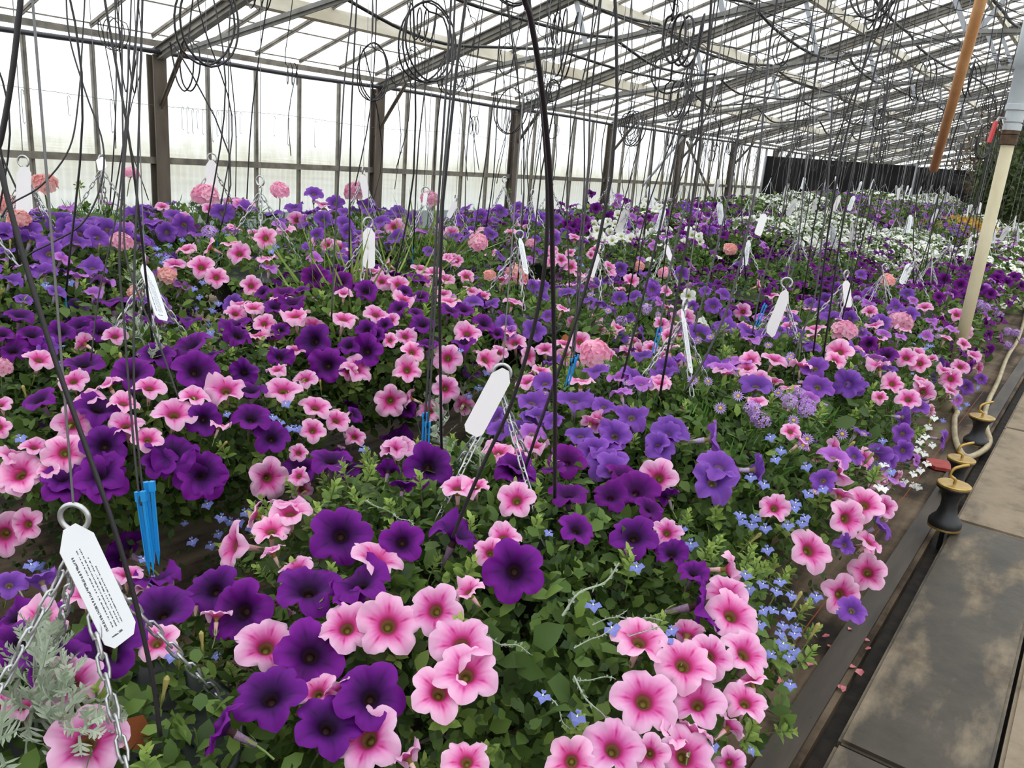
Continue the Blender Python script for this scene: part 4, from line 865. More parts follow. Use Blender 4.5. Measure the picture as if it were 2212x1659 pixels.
crop(700, 500, 2.9105, lambda x, y: x > 765, '''K 360 360 115;K 460 380 120;K 410 230 90 l;K 600 270 100 u;K 690 290 110 u;K 760 330 100 u;K 630 330 80;K 880 310 90 u;K 925 420 100 u;K 1000 450 90 u;K 740 440 90 u;K 770 490 130 u;K 320 570 140 u;K 420 600 90;K 500 700 115 m;K 410 720 80;K 540 790 130 m;K 510 890 150;K 200 890 170 m;K 410 1050 170;K 540 1040 110 l;K 740 985 150;K 760 820 160;K 650 1110 140 m;K 850 1070 120 b;K 880 680 150 m;K 1070 790 100;K 980 830 150 m;K 1170 730 130 u;K 1270 800 110 m;K 1380 770 110 u;K 1590 720 120;K 1500 800 100;K 1490 740 100 u;K 1680 790 90;K 1760 800 90 m;K 1870 780 100 m;K 1950 770 100 u;K 2060 770 90;K 1370 935 100;K 1620 1010 150 u;K 800 200 60;K 830 215 70;K 770 200 60;K 1430 150 70;K 1480 200 75;K 1420 210 65;K 1540 160 60;K 1540 240 75;K 1580 290 80 u;K 1930 340 90;K 1490 370 70;K 1660 170 50;K 1640 300 90 u;K 2170 700 100 m;K 2100 1010 130 u;K 1740 1240 130 b;K 160 1300 140;K 40 1210 130;K 1090 1440 140 u;K 1210 1470 120 u;K 1260 1370 100;K 480 1430 180 u;K 1790 660 60 r;
D 290 290 120 m;D 260 420 130 m;D 190 200 120 u;D 90 370 150 u;D 470 530 120 m;D 180 540 130 u;D 270 660 120;D 380 630 90;D 270 780 175;D 610 630 140 u;D 860 540 110 m;D 980 620 130 m;D 660 1540 260;D 450 1290 210 u;D 1200 1570 220 u;M 1520 1510 210;D 130 1490 200 u;D 600 460 100 u;D 560 560 90 u;D 1060 680 90;D 860 740 130 u;D 330 690 90;
V 460 70 100;V 820 70 80;V 930 90 100;V 1050 50 80;V 930 20 70;V 920 490 120 u;V 1140 620 120;V 1310 655 130;V 1050 500 100 u;V 1400 570 80;V 1300 380 80;V 1370 380 70;V 1520 430 110 u;V 1690 340 100;V 1780 340 110 u;V 1850 455 90;V 1860 250 80;V 1940 450 100 u;V 1970 660 90 r;V 1910 580 60;V 2060 390 100;V 1320 1130 190 u;V 1400 1010 150 u;V 1360 1220 150 u;V 1580 1120 200 u;V 1830 1340 190 m;V 1620 1340 160 u;V 1760 1160 130 u;V 1950 980 180 u;V 2150 900 110;V 2150 1330 160 m;V 2100 1390 130;V 1790 1560 200;V 1770 1440 170 u;V 1240 1290 150 u;V 2000 840 120 u;V 1300 1230 110 u;V 1460 1250 120 u;
s 1170 330 160;s 1040 360 80;g 950 140 130;g 1700 880 200;g 1300 130 60;g 2120 290 70;s 1970 260 70;c 2010 530 90;c 1840 600 80;b 1670 440;b 1760 540;b 2080 560;b 2120 600;L 870 1010;L 930 970;L 180 1160;L 980 890;L 270 1440;L 820 780;L 1580 190;L 1560 140;L 1600 230''')
crop(1100, 400, 3.687, lambda x, y: y < 552, '''W 685 380 90;W 740 330 80;W 800 390 90;W 870 370 80;W 890 440 90;W 960 460 80;W 1030 450 110;W 720 440 100;W 820 470 80;W 640 390 60;W 1180 440 90;W 1120 390 70;W 660 330 60;W 780 310 60;W 1490 340 70;W 1460 420 80;W 1380 480 60;W 1510 430 60;W 1430 380 60;W 1520 470 60;W 1000 390 60;W 860 260 70;W 1080 190 90;W 1130 170 80;W 1200 190 70;W 1160 220 70;W 920 190 60;W 1070 410 70;W 840 330 60;W 760 470 60;W 1100 150 60;
M 650 90 60;M 690 210 85;M 780 270 80;M 420 180 60;M 500 350 110;M 560 370 100;M 590 300 80;M 470 390 80;M 930 150 60;M 1020 300 60;M 1420 310 85;M 1390 420 80;M 1100 280 60;M 1240 240 60;M 1500 190 60;M 1640 180 60;M 540 330 80;M 450 330 70;M 620 370 70;P 850 180 75;P 970 280 70;V 920 330 80;P 1180 290 85;P 1040 320 75;P 870 120 65;P 1500 260 85;P 1550 300 70;P 1620 260 70;V 1600 390 80;V 1400 190 60;V 1460 230 70;V 1580 180 60;V 50 290 80;V 150 290 80;V 260 280 100;V 370 300 100;V 210 470 70;V 350 460 90;V 430 400 80;V 100 430 60;V 120 230 60;V 1720 350 70;V 1660 330 70;M 1700 420 80;g 160 540 80;s 1745 555 110;K 330 560 60;K 480 570 60;K 630 580 60 u''')
crop(0, 400, 1.0, lambda x, y: True, '''s 100 28 58;g 283 2 34;g 445 50 75;g 600 36 42;g 768 38 60;g 924 53 42;s 15 75 50;s 45 110 50;V 680 30 45;V 640 60 50 u;V 725 50 40;V 530 62 45 u;V 480 70 50;V 380 80 55;V 400 95 50;V 330 95 45 u;V 590 75 50 u;V 790 55 45;V 860 70 55;V 890 85 50;V 820 90 45;V 230 110 50;V 130 95 50;V 170 120 55;V 60 115 50;V 700 85 45;V 745 95 45;V 950 90 40;V 1000 85 45;V 1040 75 40;V 1080 65 40;V 1010 60 40 u;V 1120 55 40;V 1160 80 40;V 290 75 40 u;V 20 120 45;K 700 55 35 u;K 520 55 35 u;K 645 85 35;K 850 100 40;K 950 110 40 r;K 975 115 40''')
crop(553, 432, 1.1474, lambda x, y: True, '''K 645 772 82;K 500 745 75 u;K 545 742 60 u;M 770 762 85 m;M 735 700 60 u;K 90 790 85 u;K 20 805 60 l;D 365 742 45 b;K 690 640 60 u;K 600 655 70 u;K 345 645 60 u;D 200 655 80 u;D 640 698 85 u;V 840 640 70 u;V 930 560 70 u;P 690 600 60 u;V 620 590 60 u;K 830 575 45 b;P 950 480 60 u;P 900 465 50 u;V 1010 455 60 u;K 1060 300 45;P 1200 420 70 u;P 1150 440 60 u;D 330 700 50 b''')
# ------------------------------------------------------------------ fill the mounds with flowers the lists do not name
COLW = {'DK': 'DDK', 'VK': 'VPVKK', 'KV': 'KKVP', 'V': 'VVVP', 'MP': 'MMP', 'VM': 'VM', 'MV': 'MVP', 'MD': 'MMD', 'WM': 'WWM', 'WP': 'WWP', 'W': 'W', 'S': 'W', 'SM': 'WM', 'Y': 'K', 'WMP': 'WMP', 'MWP': 'MWP', 'DM': 'DM', 'WV': 'WV'}
gf = np.random.default_rng(21)
for b in BASKETS:
    if b.tier == 'C': continue
    want = {'A': 62 if b.dist < 1.8 else 92, 'B': 74}[b.tier]*(b.R/.5)**2
    if 'S' in b.pal or b.pal == 'W': want *= 1.5
    tries = 0
    while b.n < want and tries < 400:
        tries += 1; p, n = on_dome(b, gf, -.25)
        if any(np.linalg.norm(p-q) < .045 for q in b.pts): continue
        facing = n@unit(CAM-p)
        if b.dist < 2.4 and facing > -.05 and b.dist < 1.7: continue
        k = gf.choice(list(COLW[b.pal])); b.n += 1; b.pts.append(p)
        TODO.append((k, b, p+n*.02, unit(n+.45*np.array([0, 0, 1.0])+gf.normal(0, .3, 3)), gf.uniform(.056, .080)*(.8 if k == 'W' else 1)))
    for _ in range(18 if 'lob' in b.extra else 0):
        p, n = on_dome(b, gf, -.6)
        if any(np.linalg.norm(p-q) < .045 for q in b.pts): continue
        TODO.append(('L', b, p+n*.02, unit(n+gf.normal(0, .3, 3)), .019))
    for _ in range(10 if 'daisy' in b.extra else 0):
        p, n = on_dome(b, gf, .1); TODO.append(('b', b, p+n*.03, unit(n+np.array([0, 0, .6])+gf.normal(0, .3, 3)), .024))
    for _ in range(8 if 'verb' in b.extra else 0):
        p, n = on_dome(b, gf, -.4); TODO.append(('c', b, p+n*.02, unit(n+gf.normal(0, .2, 3)), .05))

# ------------------------------------------------------------------ foliage meshes
def foliage(name, R, rz, n, size, mat, seed, T=(LT, LF), inner=.62, wide=1.0, lo=-.75, needle=False, drop=1.3, taper=.5):
    g = np.random.default_rng(seed); ct = g.uniform(lo, 1, n*4); ct = ct[g.uniform(0, 1, n*4) < np.hypot(ct*R/rz, np.sqrt(1-ct**2))/(R/rz)][:n]; n = len(ct); ph = g.uniform(0, 2*math.pi, n); st_ = np.sqrt(1-ct**2)
    Nn = np.stack([st_*np.cos(ph), st_*np.sin(ph), ct], 1); k = 1-(1-inner)*g.uniform(0, 1, n)**1.7
    k *= 1+.06*np.sin(5*ph+seed)*st_+.05*np.sin(9*ph+2*seed)
    zs = np.where(ct > 0, rz, rz*drop); kr = R*np.where(ct > 0, .96, .96+taper*ct); P = Nn*np.stack([kr, kr, zs], 1)*k[:, None]
    if needle: D = Nn+g.normal(0, .55, (n, 3))+np.array([0, 0, .35])
    else: D = Nn*.55+g.normal(0, .75, (n, 3))+np.array([0, 0, -.1])
    N2 = Nn*.8+np.array([0, 0, .6])+g.normal(0, .5, (n, 3))
    S = g.uniform(.55, 1.25, n)*size; TV = T[0]*np.array([wide, 1, 1])
    V, F = merge(TV, T[1], frames(D, N2), S, P)
    tone = np.repeat(np.clip(g.normal(.42, .25, n), 0, 1), len(TV))
    return mesh(name, V, F, (mat,), attrs={'tone': tone})
NEED = (np.array([(-.05, 0, 0), (.05, 0, 0), (.04, .55, .03), (-.04, .55, .03), (0, 1, 0)], float), np.array([(0, 1, 2), (0, 2, 3), (3, 2, 4)]))
GRASS = (np.array([(-.012, 0, 0), (.012, 0, 0), (.010, .6, .03), (-.010, .6, .03), (0, 1, .12)], float), np.array([(0, 1, 2), (0, 2, 3), (3, 2, 4)]))
FOLC = [foliage('foliage', .44, .24, 750, .05, MT['leaf'], 50+i, (LT2, LF2), .75, 1.3, -.5) for i in range(4)]
FOLY = [foliage('foliage', .44, .24, 900, .06, MT['gold'], 60+i, (LT2, LF2), .75, 1.3, -.5) for i in range(1)]
FOLB = [foliage('foliage', .44, .24, 1500, .038, MT['leaf'], 70+i, (LT, LF), .65, 1.1, -.6) for i in range(4)]
FINB = [foliage('fine_foliage', .44, .25, 1600, .035, MT['fine'], 80+i, NEED, .8, 1.0, -.3, True) for i in range(2)]
SPARS = [foliage('white_sprays', 0.45, .25, 1000, .022, MT['lobw'], 90+i, (LT2, LF2), .9, 2.2, -.4) for i in range(2)]
# far mounds: blossoms joined (each a few pixels)
def blossoms(pal, seed):
    g = np.random.default_rng(seed); cs = COLW[pal]; n = 165 if 'W' in cs else 92; Vs = []; Fs = []; mi = []; rad = []; base = 0
    N = 10; a = np.arange(N)*2*math.pi/N
    TV = np.vstack([[(0, 0, -.12)], np.stack([.2*np.cos(a), .2*np.sin(a), 0*a], 1), np.stack([(.45+.05*np.cos(5*a))*np.cos(a), (.45+.05*np.cos(5*a))*np.sin(a), .05*np.sin(2*a)], 1)])
    TF = [(0, 1+k, 1+(k+1) % N) for k in range(N)]+[(1+k, 1+N+k, 1+N+(k+1) % N) for k in range(N)]+[(1+k, 1+N+(k+1) % N, 1+(k+1) % N) for k in range(N)]
    tr = [0]+[.3]*N+[1]*N; names = sorted(set(cs))
    for i in range(n):
        ct = g.uniform(-.3, 1); ph = g.uniform(0, 6.283); s_ = math.sqrt(1-ct*ct); nn = np.array([s_*math.cos(ph), s_*math.sin(ph), ct])
        p = nn*np.array([.46, .46, .26]); R = np.array(frame(unit(nn+np.array([0, 0, .45])+g.normal(0, .35, 3))).to_matrix()); k = g.choice(list(cs))
        Vs.append((TV*g.uniform(.05, .075))@R.T+p); Fs += [tuple(q+base for q in f) for f in TF]; base += len(TV); mi += [names.index(k)]*len(TF); rad += tr
    return mesh('blossoms', np.vstack(Vs), np.array(Fs), [MT['pet'+k] for k in names], mi, {'rad': rad, 'vein': [.4]*len(rad)})
BLO = {}
def blo(pal, i):
    if (pal, i) not in BLO: BLO[(pal, i)] = blossoms(pal, hash_(pal)+i)
    return BLO[(pal, i)]
def hash_(s): return sum(ord(c)*(7**k) for k, c in enumerate(s)) % 9973
WIRES = {}
gb_ = np.random.default_rng(5)
for bi, b in enumerate(BASKETS):
    base = np.array([b.h[0], b.h[1], b.h[2]-.55]); b.base = base
    root = tag(empty('hanging_basket', tuple(base)), b.label, 'hanging basket', b.group); b.root = root
    hk = b.h-base; rt = frame((0, 0, 1), gb_.uniform(0, 6.28)); off = tuple(b.c-base)
    nearb = b.tier != 'C'
    obj('bowl', BOWL, root, tuple(hk+np.array([0, 0, -RIM])), rt)
    yawq = frame((0, 0, 1), 0.9 if bi < 2 else gb_.uniform(0, 1.5))
    for c_ in (CHN if nearb else CHF): obj('chain', c_, root, tuple(hk), yawq)
    if nearb:
        obj('ring', RING, root, tuple(hk), frame((0, 0, 1), gb_.uniform(0, 3.14) if bi > 1 else 2.2)); obj('hook', HOOK, root, tuple(hk), rt)
    hgt = round((roofz(b.h[0])-.08-b.h[2])*5)/5
    key = (hgt, int(gb_.integers(0, 3)))
    if key not in WIRES: WIRES[key] = wire_mesh(hgt, gb_.uniform(-.05, .05), gb_.uniform(-.05, .05))
    obj('hanging_wire', WIRES[key], root, tuple(hk))
    if b.tier == 'C':
        sc = (b.R/.44,)*2+(1,)
        yel = b.pal == 'Y'
        tag(obj('foliage', FOLY[0] if yel else FOLC[bi % 4], root, off, rt, sc), kind='stuff')
        if not yel: tag(obj('blossoms', blo(b.pal, bi % 2), root, off, rt, sc), kind='stuff')
        if 'S' in b.pal: tag(obj('white_sprays', SPARS[bi % 2], root, off, rt, sc), kind='stuff')
    elif b.tier == 'B':
        sc = (b.R/.44,)*2+(1,)
        tag(obj('foliage', FOLB[bi % 4], root, off, rt, sc), kind='stuff')
        if 'fine' in b.extra or bi % 3 == 0: tag(obj('fine_foliage', FINB[bi % 2], root, off, rt, sc), kind='stuff')
        if 'S' in b.pal: tag(obj('white_sprays', SPARS[bi % 2], root, off, rt, sc), kind='stuff')
    else:
        n = int(5200*(b.R/.5)**2)
        tag(obj('foliage', foliage('foliage', b.R*.90, b.rz, n, .035, MT['leaf'], bi, (LT, LF), .55, 1.15, taper=.62), root, off), kind='stuff')
        if 'lob' in b.extra or 'lobw' in b.extra: tag(obj('lobelia_foliage', foliage('lobelia_foliage', b.R*.95, b.rz, 6500 if bi == 6 else 3800, .021, MT['darkleaf'], bi+30, (LT2, LF2), .7, 1.3, -.97, False, 3.1 if bi == 6 else 2.3, .05 if bi == 6 else .35), root, off), kind='stuff')
        if 'fine' in b.extra: tag(obj('fine_foliage', foliage('fine_foliage', b.R, b.rz, 2600, .034, MT['fine'], bi+40, NEED, .82, 1.0, -.3, True), root, off), kind='stuff')
        for i in range(int(46*(b.R/.5)**2)):                # single leaves, shoots and buds standing out of the mound
            p, n_ = on_dome(b, gb_, -.3)
            if any(np.linalg.norm(p-v_) < .04 for v_ in b.pts): continue
            q = b.c+(p-b.c)*.93-base
            obj('leaf', (LEAF1, LEAF2)[i % 2], root, tuple(q-n_*.01), frame(unit(n_+np.array([0, 0, .5])+gb_.normal(0, .4, 3)), gb_.uniform(0, 6.28)), gb_.uniform(.035, .06))
        for i in range(int((85 if b.dist < 2 else 55)*(b.R/.5)**2)):
            p, n_ = on_dome(b, gb_, -.05)
            if any(np.linalg.norm(p-v_) < .034 for v_ in b.pts): continue
            q = b.c+(p-b.c)*.96-base
            obj('leafy_shoot', SHO[i % 3], root, tuple(q-n_*.015), frame(unit(n_*.6+np.array([0, 0, .8])+gb_.normal(0, .28, 3)), gb_.uniform(0, 6.28)), gb_.uniform(.034, .056))
        for i in range(int(14*(b.R/.5)**2)):
            p, n_ = on_dome(b, gb_, .1)
            if any(np.linalg.norm(p-v_) < .034 for v_ in b.pts): continue
            q = b.c+(p-b.c)*.97-base
            obj('flower_bud', BUD, root, tuple(q+n_*.015), frame(unit(n_+np.array([0, 0, .7])+gb_.normal(0, .4, 3)), gb_.uniform(0, 6.28)), gb_.uniform(.03, .045))
    if 'grass' in b.extra:
        tag(obj('grass_stems', foliage('grass_stems', b.R*.5, b.rz, 70, .27, MT['seed'], bi+20, GRASS, .6, 1, .5, True), root, off), kind='stuff')
NM = {'K': 'petunia_flower', 'D': 'petunia_flower', 'V': 'petunia_flower', 'M': 'petunia_flower', 'P': 'petunia_flower', 'W': 'petunia_flower', 'g': 'geranium_head', 's': 'geranium_head', 'L': 'lobelia_flower', 'w': 'lobelia_flower', 'b': 'daisy_flower', 'c': 'verbena_cluster'}
gp = np.random.default_rng(77)
for i, (k, b, p, ax, D) in enumerate(TODO):
    q = p-b.base; rl = gp.uniform(0, 6.28)
    if k in 'KDVMPW': me = FL[k][int(gp.choice(4, p=(.35, .3, .2, .15)))]; sc = D; q = q+ax*.01
    elif k in 'gs': me = GER[k][i % 2]; sc = D*.95; q = q+np.array([0, 0, .02]); ax = unit(ax+np.array([0, 0, .8]))
    elif k in 'Lw': me = LOB[k]; sc = D; rl = gp.uniform(-.5, .5)
    elif k == 'b': me = DAI; sc = D
    else: me = VER[i % 2]; sc = D
    obj(NM[k], me, b.root, tuple(q), frame(ax, rl), sc)

# ------------------------------------------------------------------ single features set where the photograph shows them
def feature(me, name, x, y, lift, ax, sc, toward=0):
    t_, b, p, n = hit(x, y); p = p+n*lift-ray(x, y)*toward; obj(name, me, b.root, tuple(p-b.base), frame(ax, random.random()*6), sc)
for (x, y, s) in [(30, 1480, .13), (75, 1510, .12), (20, 1560, .13), (120, 1500, .10), (60, 1600, .13), (150, 1590, .11), (10, 1630, .13), (110, 1640, .12), (180, 1560, .09), (45, 1450, .10),
                  (930, 900, .10), (970, 880, .10), (1000, 900, .09), (960, 950, .10), (1010, 960, .09), (905, 930, .08), (985, 1000, .09), (1040, 1020, .08),
                  (300, 640, .10), (345, 690, .10), (320, 750, .10), (280, 720, .09), (360, 650, .09), (310, 800, .09)]:
    feature(SIL[int(x) % 2], 'silver_sprig', x, y, -.01, unit(np.array([0, 0, 1.0])+g0.normal(0, .35, 3)+.3*CR*(1 if x < 300 else 0)), s)
for (x0, y0, x1, y1) in [(1215, 1330, 1350, 1235), (1280, 1350, 1350, 1320), (1330, 1330, 1430, 1328), (1240, 1400, 1320, 1355), (1340, 1385, 1430, 1360), (1250, 1470, 1330, 1465), (1240, 1460, 1330, 1590), (1180, 1500, 1230, 1585), (1050, 1370, 1150, 1400), (790, 1080, 860, 1120), (850, 1110, 900, 1135), (1360, 1560, 1420, 1640), (5, 1255, 75, 1345)]:
    t_, b, p, n = hit(x0, y0); q = CAM+ray(x1, y1)*(t_*.97); p = CAM+ray(x0, y0)*(t_*.99)
    obj('silver_stem', HEL[int(x0) % 2], b.root, tuple(p-b.base), frame(q-p, random.random()*6), float(np.linalg.norm(q-p)))
for (x, y, s, lf) in [(1565, 775, .05, .10), (1580, 800, .04, .06), (1290, 745, .05, .08), (1330, 735, .045, .08), (1225, 800, .045, .04), (1730, 690, .05, .06), (1720, 770, .05, .06), (1850, 730, .05, .05), (1780, 750, .045, .05), (175, 433, .05, .06), (1095, 435, .05, .06)]:
    feature(SEED, 'geranium_bud_head', x, y, lf, unit(np.array([0, 0, 1.0])+g0.normal(0, .15, 3)), s)
BIG = mesh('broad_leaf', LT*np.array([1.35, 1, 1.6]), LF, (MT['darkleaf'],), attrs={'tone': [.8]*8})
for (x, y, s) in [(1830, 880, .06), (1850, 915, .06), (1800, 930, .06), (1870, 950, .055), (1820, 965, .05), (1850, 890, .05), (1790, 900, .05), (1885, 920, .05), (1140, 1450, .07), (1110, 1420, .06), (1180, 1480, .06), (1090, 1380, .06), (1160, 1560, .06), (1150, 1400, .06), (2110, 745, .07), (2140, 760, .07), (2120, 720, .06), (2150, 735, .06), (190, 470, .07), (240, 480, .08), (215, 500, .07)]:
    feature(BIG, 'broad_leaf', x, y, .01, unit(np.array([0, 0, .6])+g0.normal(0, .4, 3)-CF*.3), s)
BRN = mesh('dead_flower', LT*np.array([1.8, 1, 3]), LF, (MT['brownbit'],))
feature(BRN, 'dead_flower', 262, 1555, .0, unit(-CF+np.array([.3, 0, .5])), .05)
feature(BRN, 'dead_flower', 1225, 737, .02, unit(-CF+np.array([.3, 0, .8])), .03)

# ------------------------------------------------------------------ plant tags hung on the rings
def put_tag(T, along, wide, label, group, sc=1.0):
    y = -unit(along); x = unit(wide-y*(wide@y)); z = np.cross(x, y)
    o_ = obj('plant_tag', TAG, None, tuple(T), Matrix((x, y, z)).transposed().to_quaternion(), sc); tag(o_, label, 'tag', group)
GT = 'white plant tags on basket rings'
def tag_px(T, Bt, dT, dB, wpx, label, front=True):
    a = at(T[0], T[1], dT); e = at(Bt[0], Bt[1], dB); v = e-a; sc = np.linalg.norm(v)/.165
    c = min(1.0, math.hypot(*wpx)/(.047*sc*F_/dT)); w = unit(CR*wpx[0]-CU*wpx[1])*c+CF*math.sqrt(1-c*c)
    if not front: w = -w
    put_tag(a, v, w, label, GT, sc)
tag_px((150, 1138), (268, 1385), .985, 1.03, (30, -46), 'white printed tag hooked on a thick ring, rows of print along it, beside blue stakes')
tag_px((1092, 798), (1018, 938), 1.605, 1.60, (40, 22), 'blank greyish tag crossed by chains, between pink and violet petunias', False)
tag_px((1474, 668), (1493, 806), 2.14, 2.12, (16, -3), 'narrow white printed tag seen edge on above a small white daisy')
tag_px((1700, 628), (1662, 724), 2.74, 2.70, (25, 8), 'bright white blank tag slanting beside a blue stake', False)
tag_px((1828, 606), (1832, 664), 3.49, 3.47, (20, 2), 'pale tag hanging straight among violet petunias with chains over it', False)
tag_px((1908, 585), (1915, 648), 4.24, 4.2, (8, 0), 'thin white tag seen edge on between two larger tags', False)
tag_px((1966, 570), (1948, 614), 4.8, 4.76, (20, 8), 'white printed tag tilted outward above purple petunias by the standpipe')
tag_px((312, 572), (352, 692), 2.09, 2.06, (9, -2), 'narrow white tag seen edge on among dark purple petunias')
tag_px((797, 492), (797, 580), 2.71, 2.69, (24, 2), 'white tag with cut corners hanging straight over green grass stems', False)
tag_px((1124, 515), (1137, 592), 3.09, 3.06, (11, -2), 'narrow off-white tag beside black drip tube and violet petunias')
tag_px((1292, 548), (1276, 598), 3.54, 3.5, (13, 6), 'slanting pale tag below the bank of white petunias', False)
tag_px((1438, 528), (1450, 562), 4.18, 4.15, (14, 0), 'small brownish tag tilted beside a black drip tube', False)
tag_px((52, 360), (50, 462), 2.59, 2.57, (30, 0), 'long blank white tag on a grey ring against the glazed wall', False)
tag_px((216, 340), (222, 366), 3.34, 3.25, (20, -6), 'short white tag resting on top of four spread chains', False)
tag_px((456, 346), (458, 424), 3.54, 3.52, (24, 0), 'pale tag pointed at the top hanging inside four chains at the wall', False)
tag_px((783, 378), (792, 428), 3.88, 3.86, (20, -3), 'pale tag beside the brown wall post above a pink geranium', False)
tag_px((920, 416), (916, 444), 3.54, 3.52, (20, 0), 'pale tag half sunk behind a pink geranium head', False)
tag_px((985, 436), (968, 470), 4.44, 4.40, (10, 2), 'narrow white tag slanting from a plain ring by the wall', False)
tag_px((1152, 424), (1160, 478), 4.29, 4.26, (6, 0), 'narrow white tag edge on before the glazed wall', False)
tag_px((1652, 462), (1636, 508), 5.0, 4.95, (17, 6), 'bright white tag slanting before the white and purple mounds', False)
gt = np.random.default_rng(9); ntag = 0
for bi, b in enumerate(BASKETS):
    if bi < len(near) or not b.tagged: continue
    if b.dist < 1.2: continue
    a = gt.uniform(0, 6.28); v = unit(np.array([.28*math.cos(a), .28*math.sin(a), -1.0])); a2 = gt.uniform(0, 6.28)
    row = b.group.replace('hanging baskets, ', '')
    put_tag(b.h+np.array([0, 0, -.012]), v, np.array([math.cos(a2), math.sin(a2), 0]), 'white tag over '+', '.join(PALN[c] for c in b.pal)+' basket, '+row, 'white plant tags, '+row, gt.uniform(.92, 1.1)); ntag += 1

# ------------------------------------------------------------------ drip tubes with blue stakes
STK = MB().box((0, 0, -.05), (.006, .003, .10)).box((0, 0, -.05), (.003, .006, .10)).box((0, 0, .006), (.0075, .0075, .016)).add([(-.004, 0, -.10), (.004, 0, -.10), (0, .003, -.10), (0, 0, -.125)], [(0, 1, 2), (0, 3, 1), (1, 3, 2), (2, 3, 0)]).build('stake', MT['blue'])
def drip(P, r, label, group, stakes=0, sides=5, per=6, lean=None, ss=.62):
    P = np.asarray(P, float); base = P[-1]
    root = tag(empty('drip_tube', tuple(base)), label, 'tube', group)
    V, F = tube(smooth_path(P-base, per), r, sides); obj('tube', mesh('tube', V, F, (MT['tubeblk'],)), root)
    for s in range(stakes):
        ax = unit((lean if lean is not None else np.array([0, 0, 1.0]))+np.array([.014*s-.02, .012*s, 0]))
        obj('stake', STK, root, ((.016*(s % 2)-.008)*ss, .014*(s//2)*ss, (.006+.006*s)*ss), frame(ax, s*.7), ss)
    return root
def px_tube(pts, d0, d1, r, label, stakes=0, lean=None, ss=.62):
    n = len(pts); L = [0]
    for a, b in zip(pts[:-1], pts[1:]): L.append(L[-1]+math.hypot(b[0]-a[0], b[1]-a[1]))
    P = [at(x, y, d0+(d1-d0)*l/L[-1]) for (x, y), l in zip(pts, L)]
    top = P[0]; k = int(np.argmin([abs(x-top[0]) for x in PIPES])); z = pipe_z(PIPES[k], top[1], k)
    if z > top[2]+.1:
        hh = z-top[2]; px_ = pipe_x(PIPES[k], top[1], k)
        P = [np.array([px_, top[1], z]), np.array([px_+(top[0]-px_)*.6, top[1], z+.02])]+[top+np.array([(px_-top[0])*.12*t_*t_, 0, hh*t_]) for t_ in (.85, .6, .4, .25, .14, .07)]+P
    drip(P, r, label, 'black drip tubes set into the baskets', stakes, 6, 6, lean, ss)
px_tube([(44, -40), (38, 60), (22, 190), (2, 300), (-8, 330), (2, 370), (30, 480), (70, 620), (120, 780), (180, 950), (240, 1120), (290, 1290), (330, 1470), (346, 1590)], .80, .98, .0031, 'thick black drip tube bowed sideways then running down behind the big printed tag')
px_tube([(300, -30), (290, 120), (278, 240), (265, 400), (258, 560), (268, 700), (288, 950), (300, 1065), (306, 1092)], 1.35, 1.30, .0021, 'black drip tube ending in a pair of tall blue stakes near the printed tag', 4, np.array([-.12, -.02, 1]), 1.05)
px_tube([(308, -30), (302, 200), (296, 420), (290, 600), (290, 850), (302, 1000), (312, 1086)], 1.35, 1.31, .0021, 'straight black drip tube running down beside the stake pair near the printed tag')
px_tube([(284, -30), (275, 200), (258, 420), (235, 540), (213, 640), (196, 780)], 1.9, 1.85, .0020, 'black drip tube leaning into dark purple petunias behind the narrow edge-on tag')
px_tube([(262, -30), (264, 200), (268, 400), (270, 540), (300, 640), (350, 760), (386, 862)], 1.75, 1.62, .0021, 'black drip tube slanting down past the narrow tag into purple petunias')
px_tube([(142, -30), (150, 80), (185, 200), (222, 310), (218, 400), (180, 480), (120, 520), (70, 545), (53, 560)], 2.3, 2.2, .0026, 'black drip tube making one wide bow before the wall bars', 0)
px_tube([(2, 470), (25, 440), (90, 400), (150, 320), (170, 210), (178, 90), (184, -30)][::-1], 2.5, 2.4, .0026, 'black drip tube curving away past the salmon geranium')
px_tube([(976, -30), (966, 150), (955, 320), (944, 480), (935, 640), (925, 800), (918, 905)], 1.75, 1.72, .0026, 'black drip tube of a close pair falling past pink petunias to silver foliage', 2)
px_tube([(984, -30), (975, 170), (962, 330), (949, 500), (940, 660), (930, 830), (924, 925)], 1.76, 1.70, .0024, 'second black drip tube of the close pair falling to silver foliage', 2)
px_tube([(1130, -40), (1146, 40), (1165, 150), (1180, 280), (1190, 420), (1195, 640), (1199, 880), (1198, 1075)], .78, 1.35, .0033, 'thickest black drip tube dropping straight among violet and magenta petunias')
px_tube([(1140, -30), (1160, 120), (1176, 290), (1183, 430), (1176, 580), (1150, 720), (1105, 870), (1050, 990), (1010, 1080), (978, 1160)], .95, 1.25, .0028, 'thick black drip tube swinging across the chains of the grey-tagged basket')
px_tube([(1275, 230), (1270, 380), (1258, 520), (1250, 650), (1238, 785)], 2.2, 2.05, .0027, 'black drip tube ending in bright blue stakes by the pink double geranium', 4, np.array([.15, .05, 1]))
px_tube([(1262, 232), (1262, 400), (1250, 560), (1244, 680), (1232, 790)], 2.2, 2.05, .0022, 'thin black drip tube beside the blue stakes by the pink double geranium')
px_tube([(1500, 340), (1488, 420), (1461, 520), (1438, 630), (1424, 718)], 2.6, 2.3, .0026, 'black drip tube ending in blue stakes behind the edge-on printed tag', 2, np.array([.1, .1, 1]))
px_tube([(1590, 320), (1575, 420), (1552, 520), (1523, 630), (1499, 716)], 2.6, 2.3, .0026, 'black drip tube leaning into violet petunias past the white petunia')
px_tube([(1660, 120), (1640, 340), (1618, 480), (1580, 640), (1530, 760), (1478, 848)], 2.3, 2.05, .0030, 'long black drip tube leaning over the daisies toward the path')
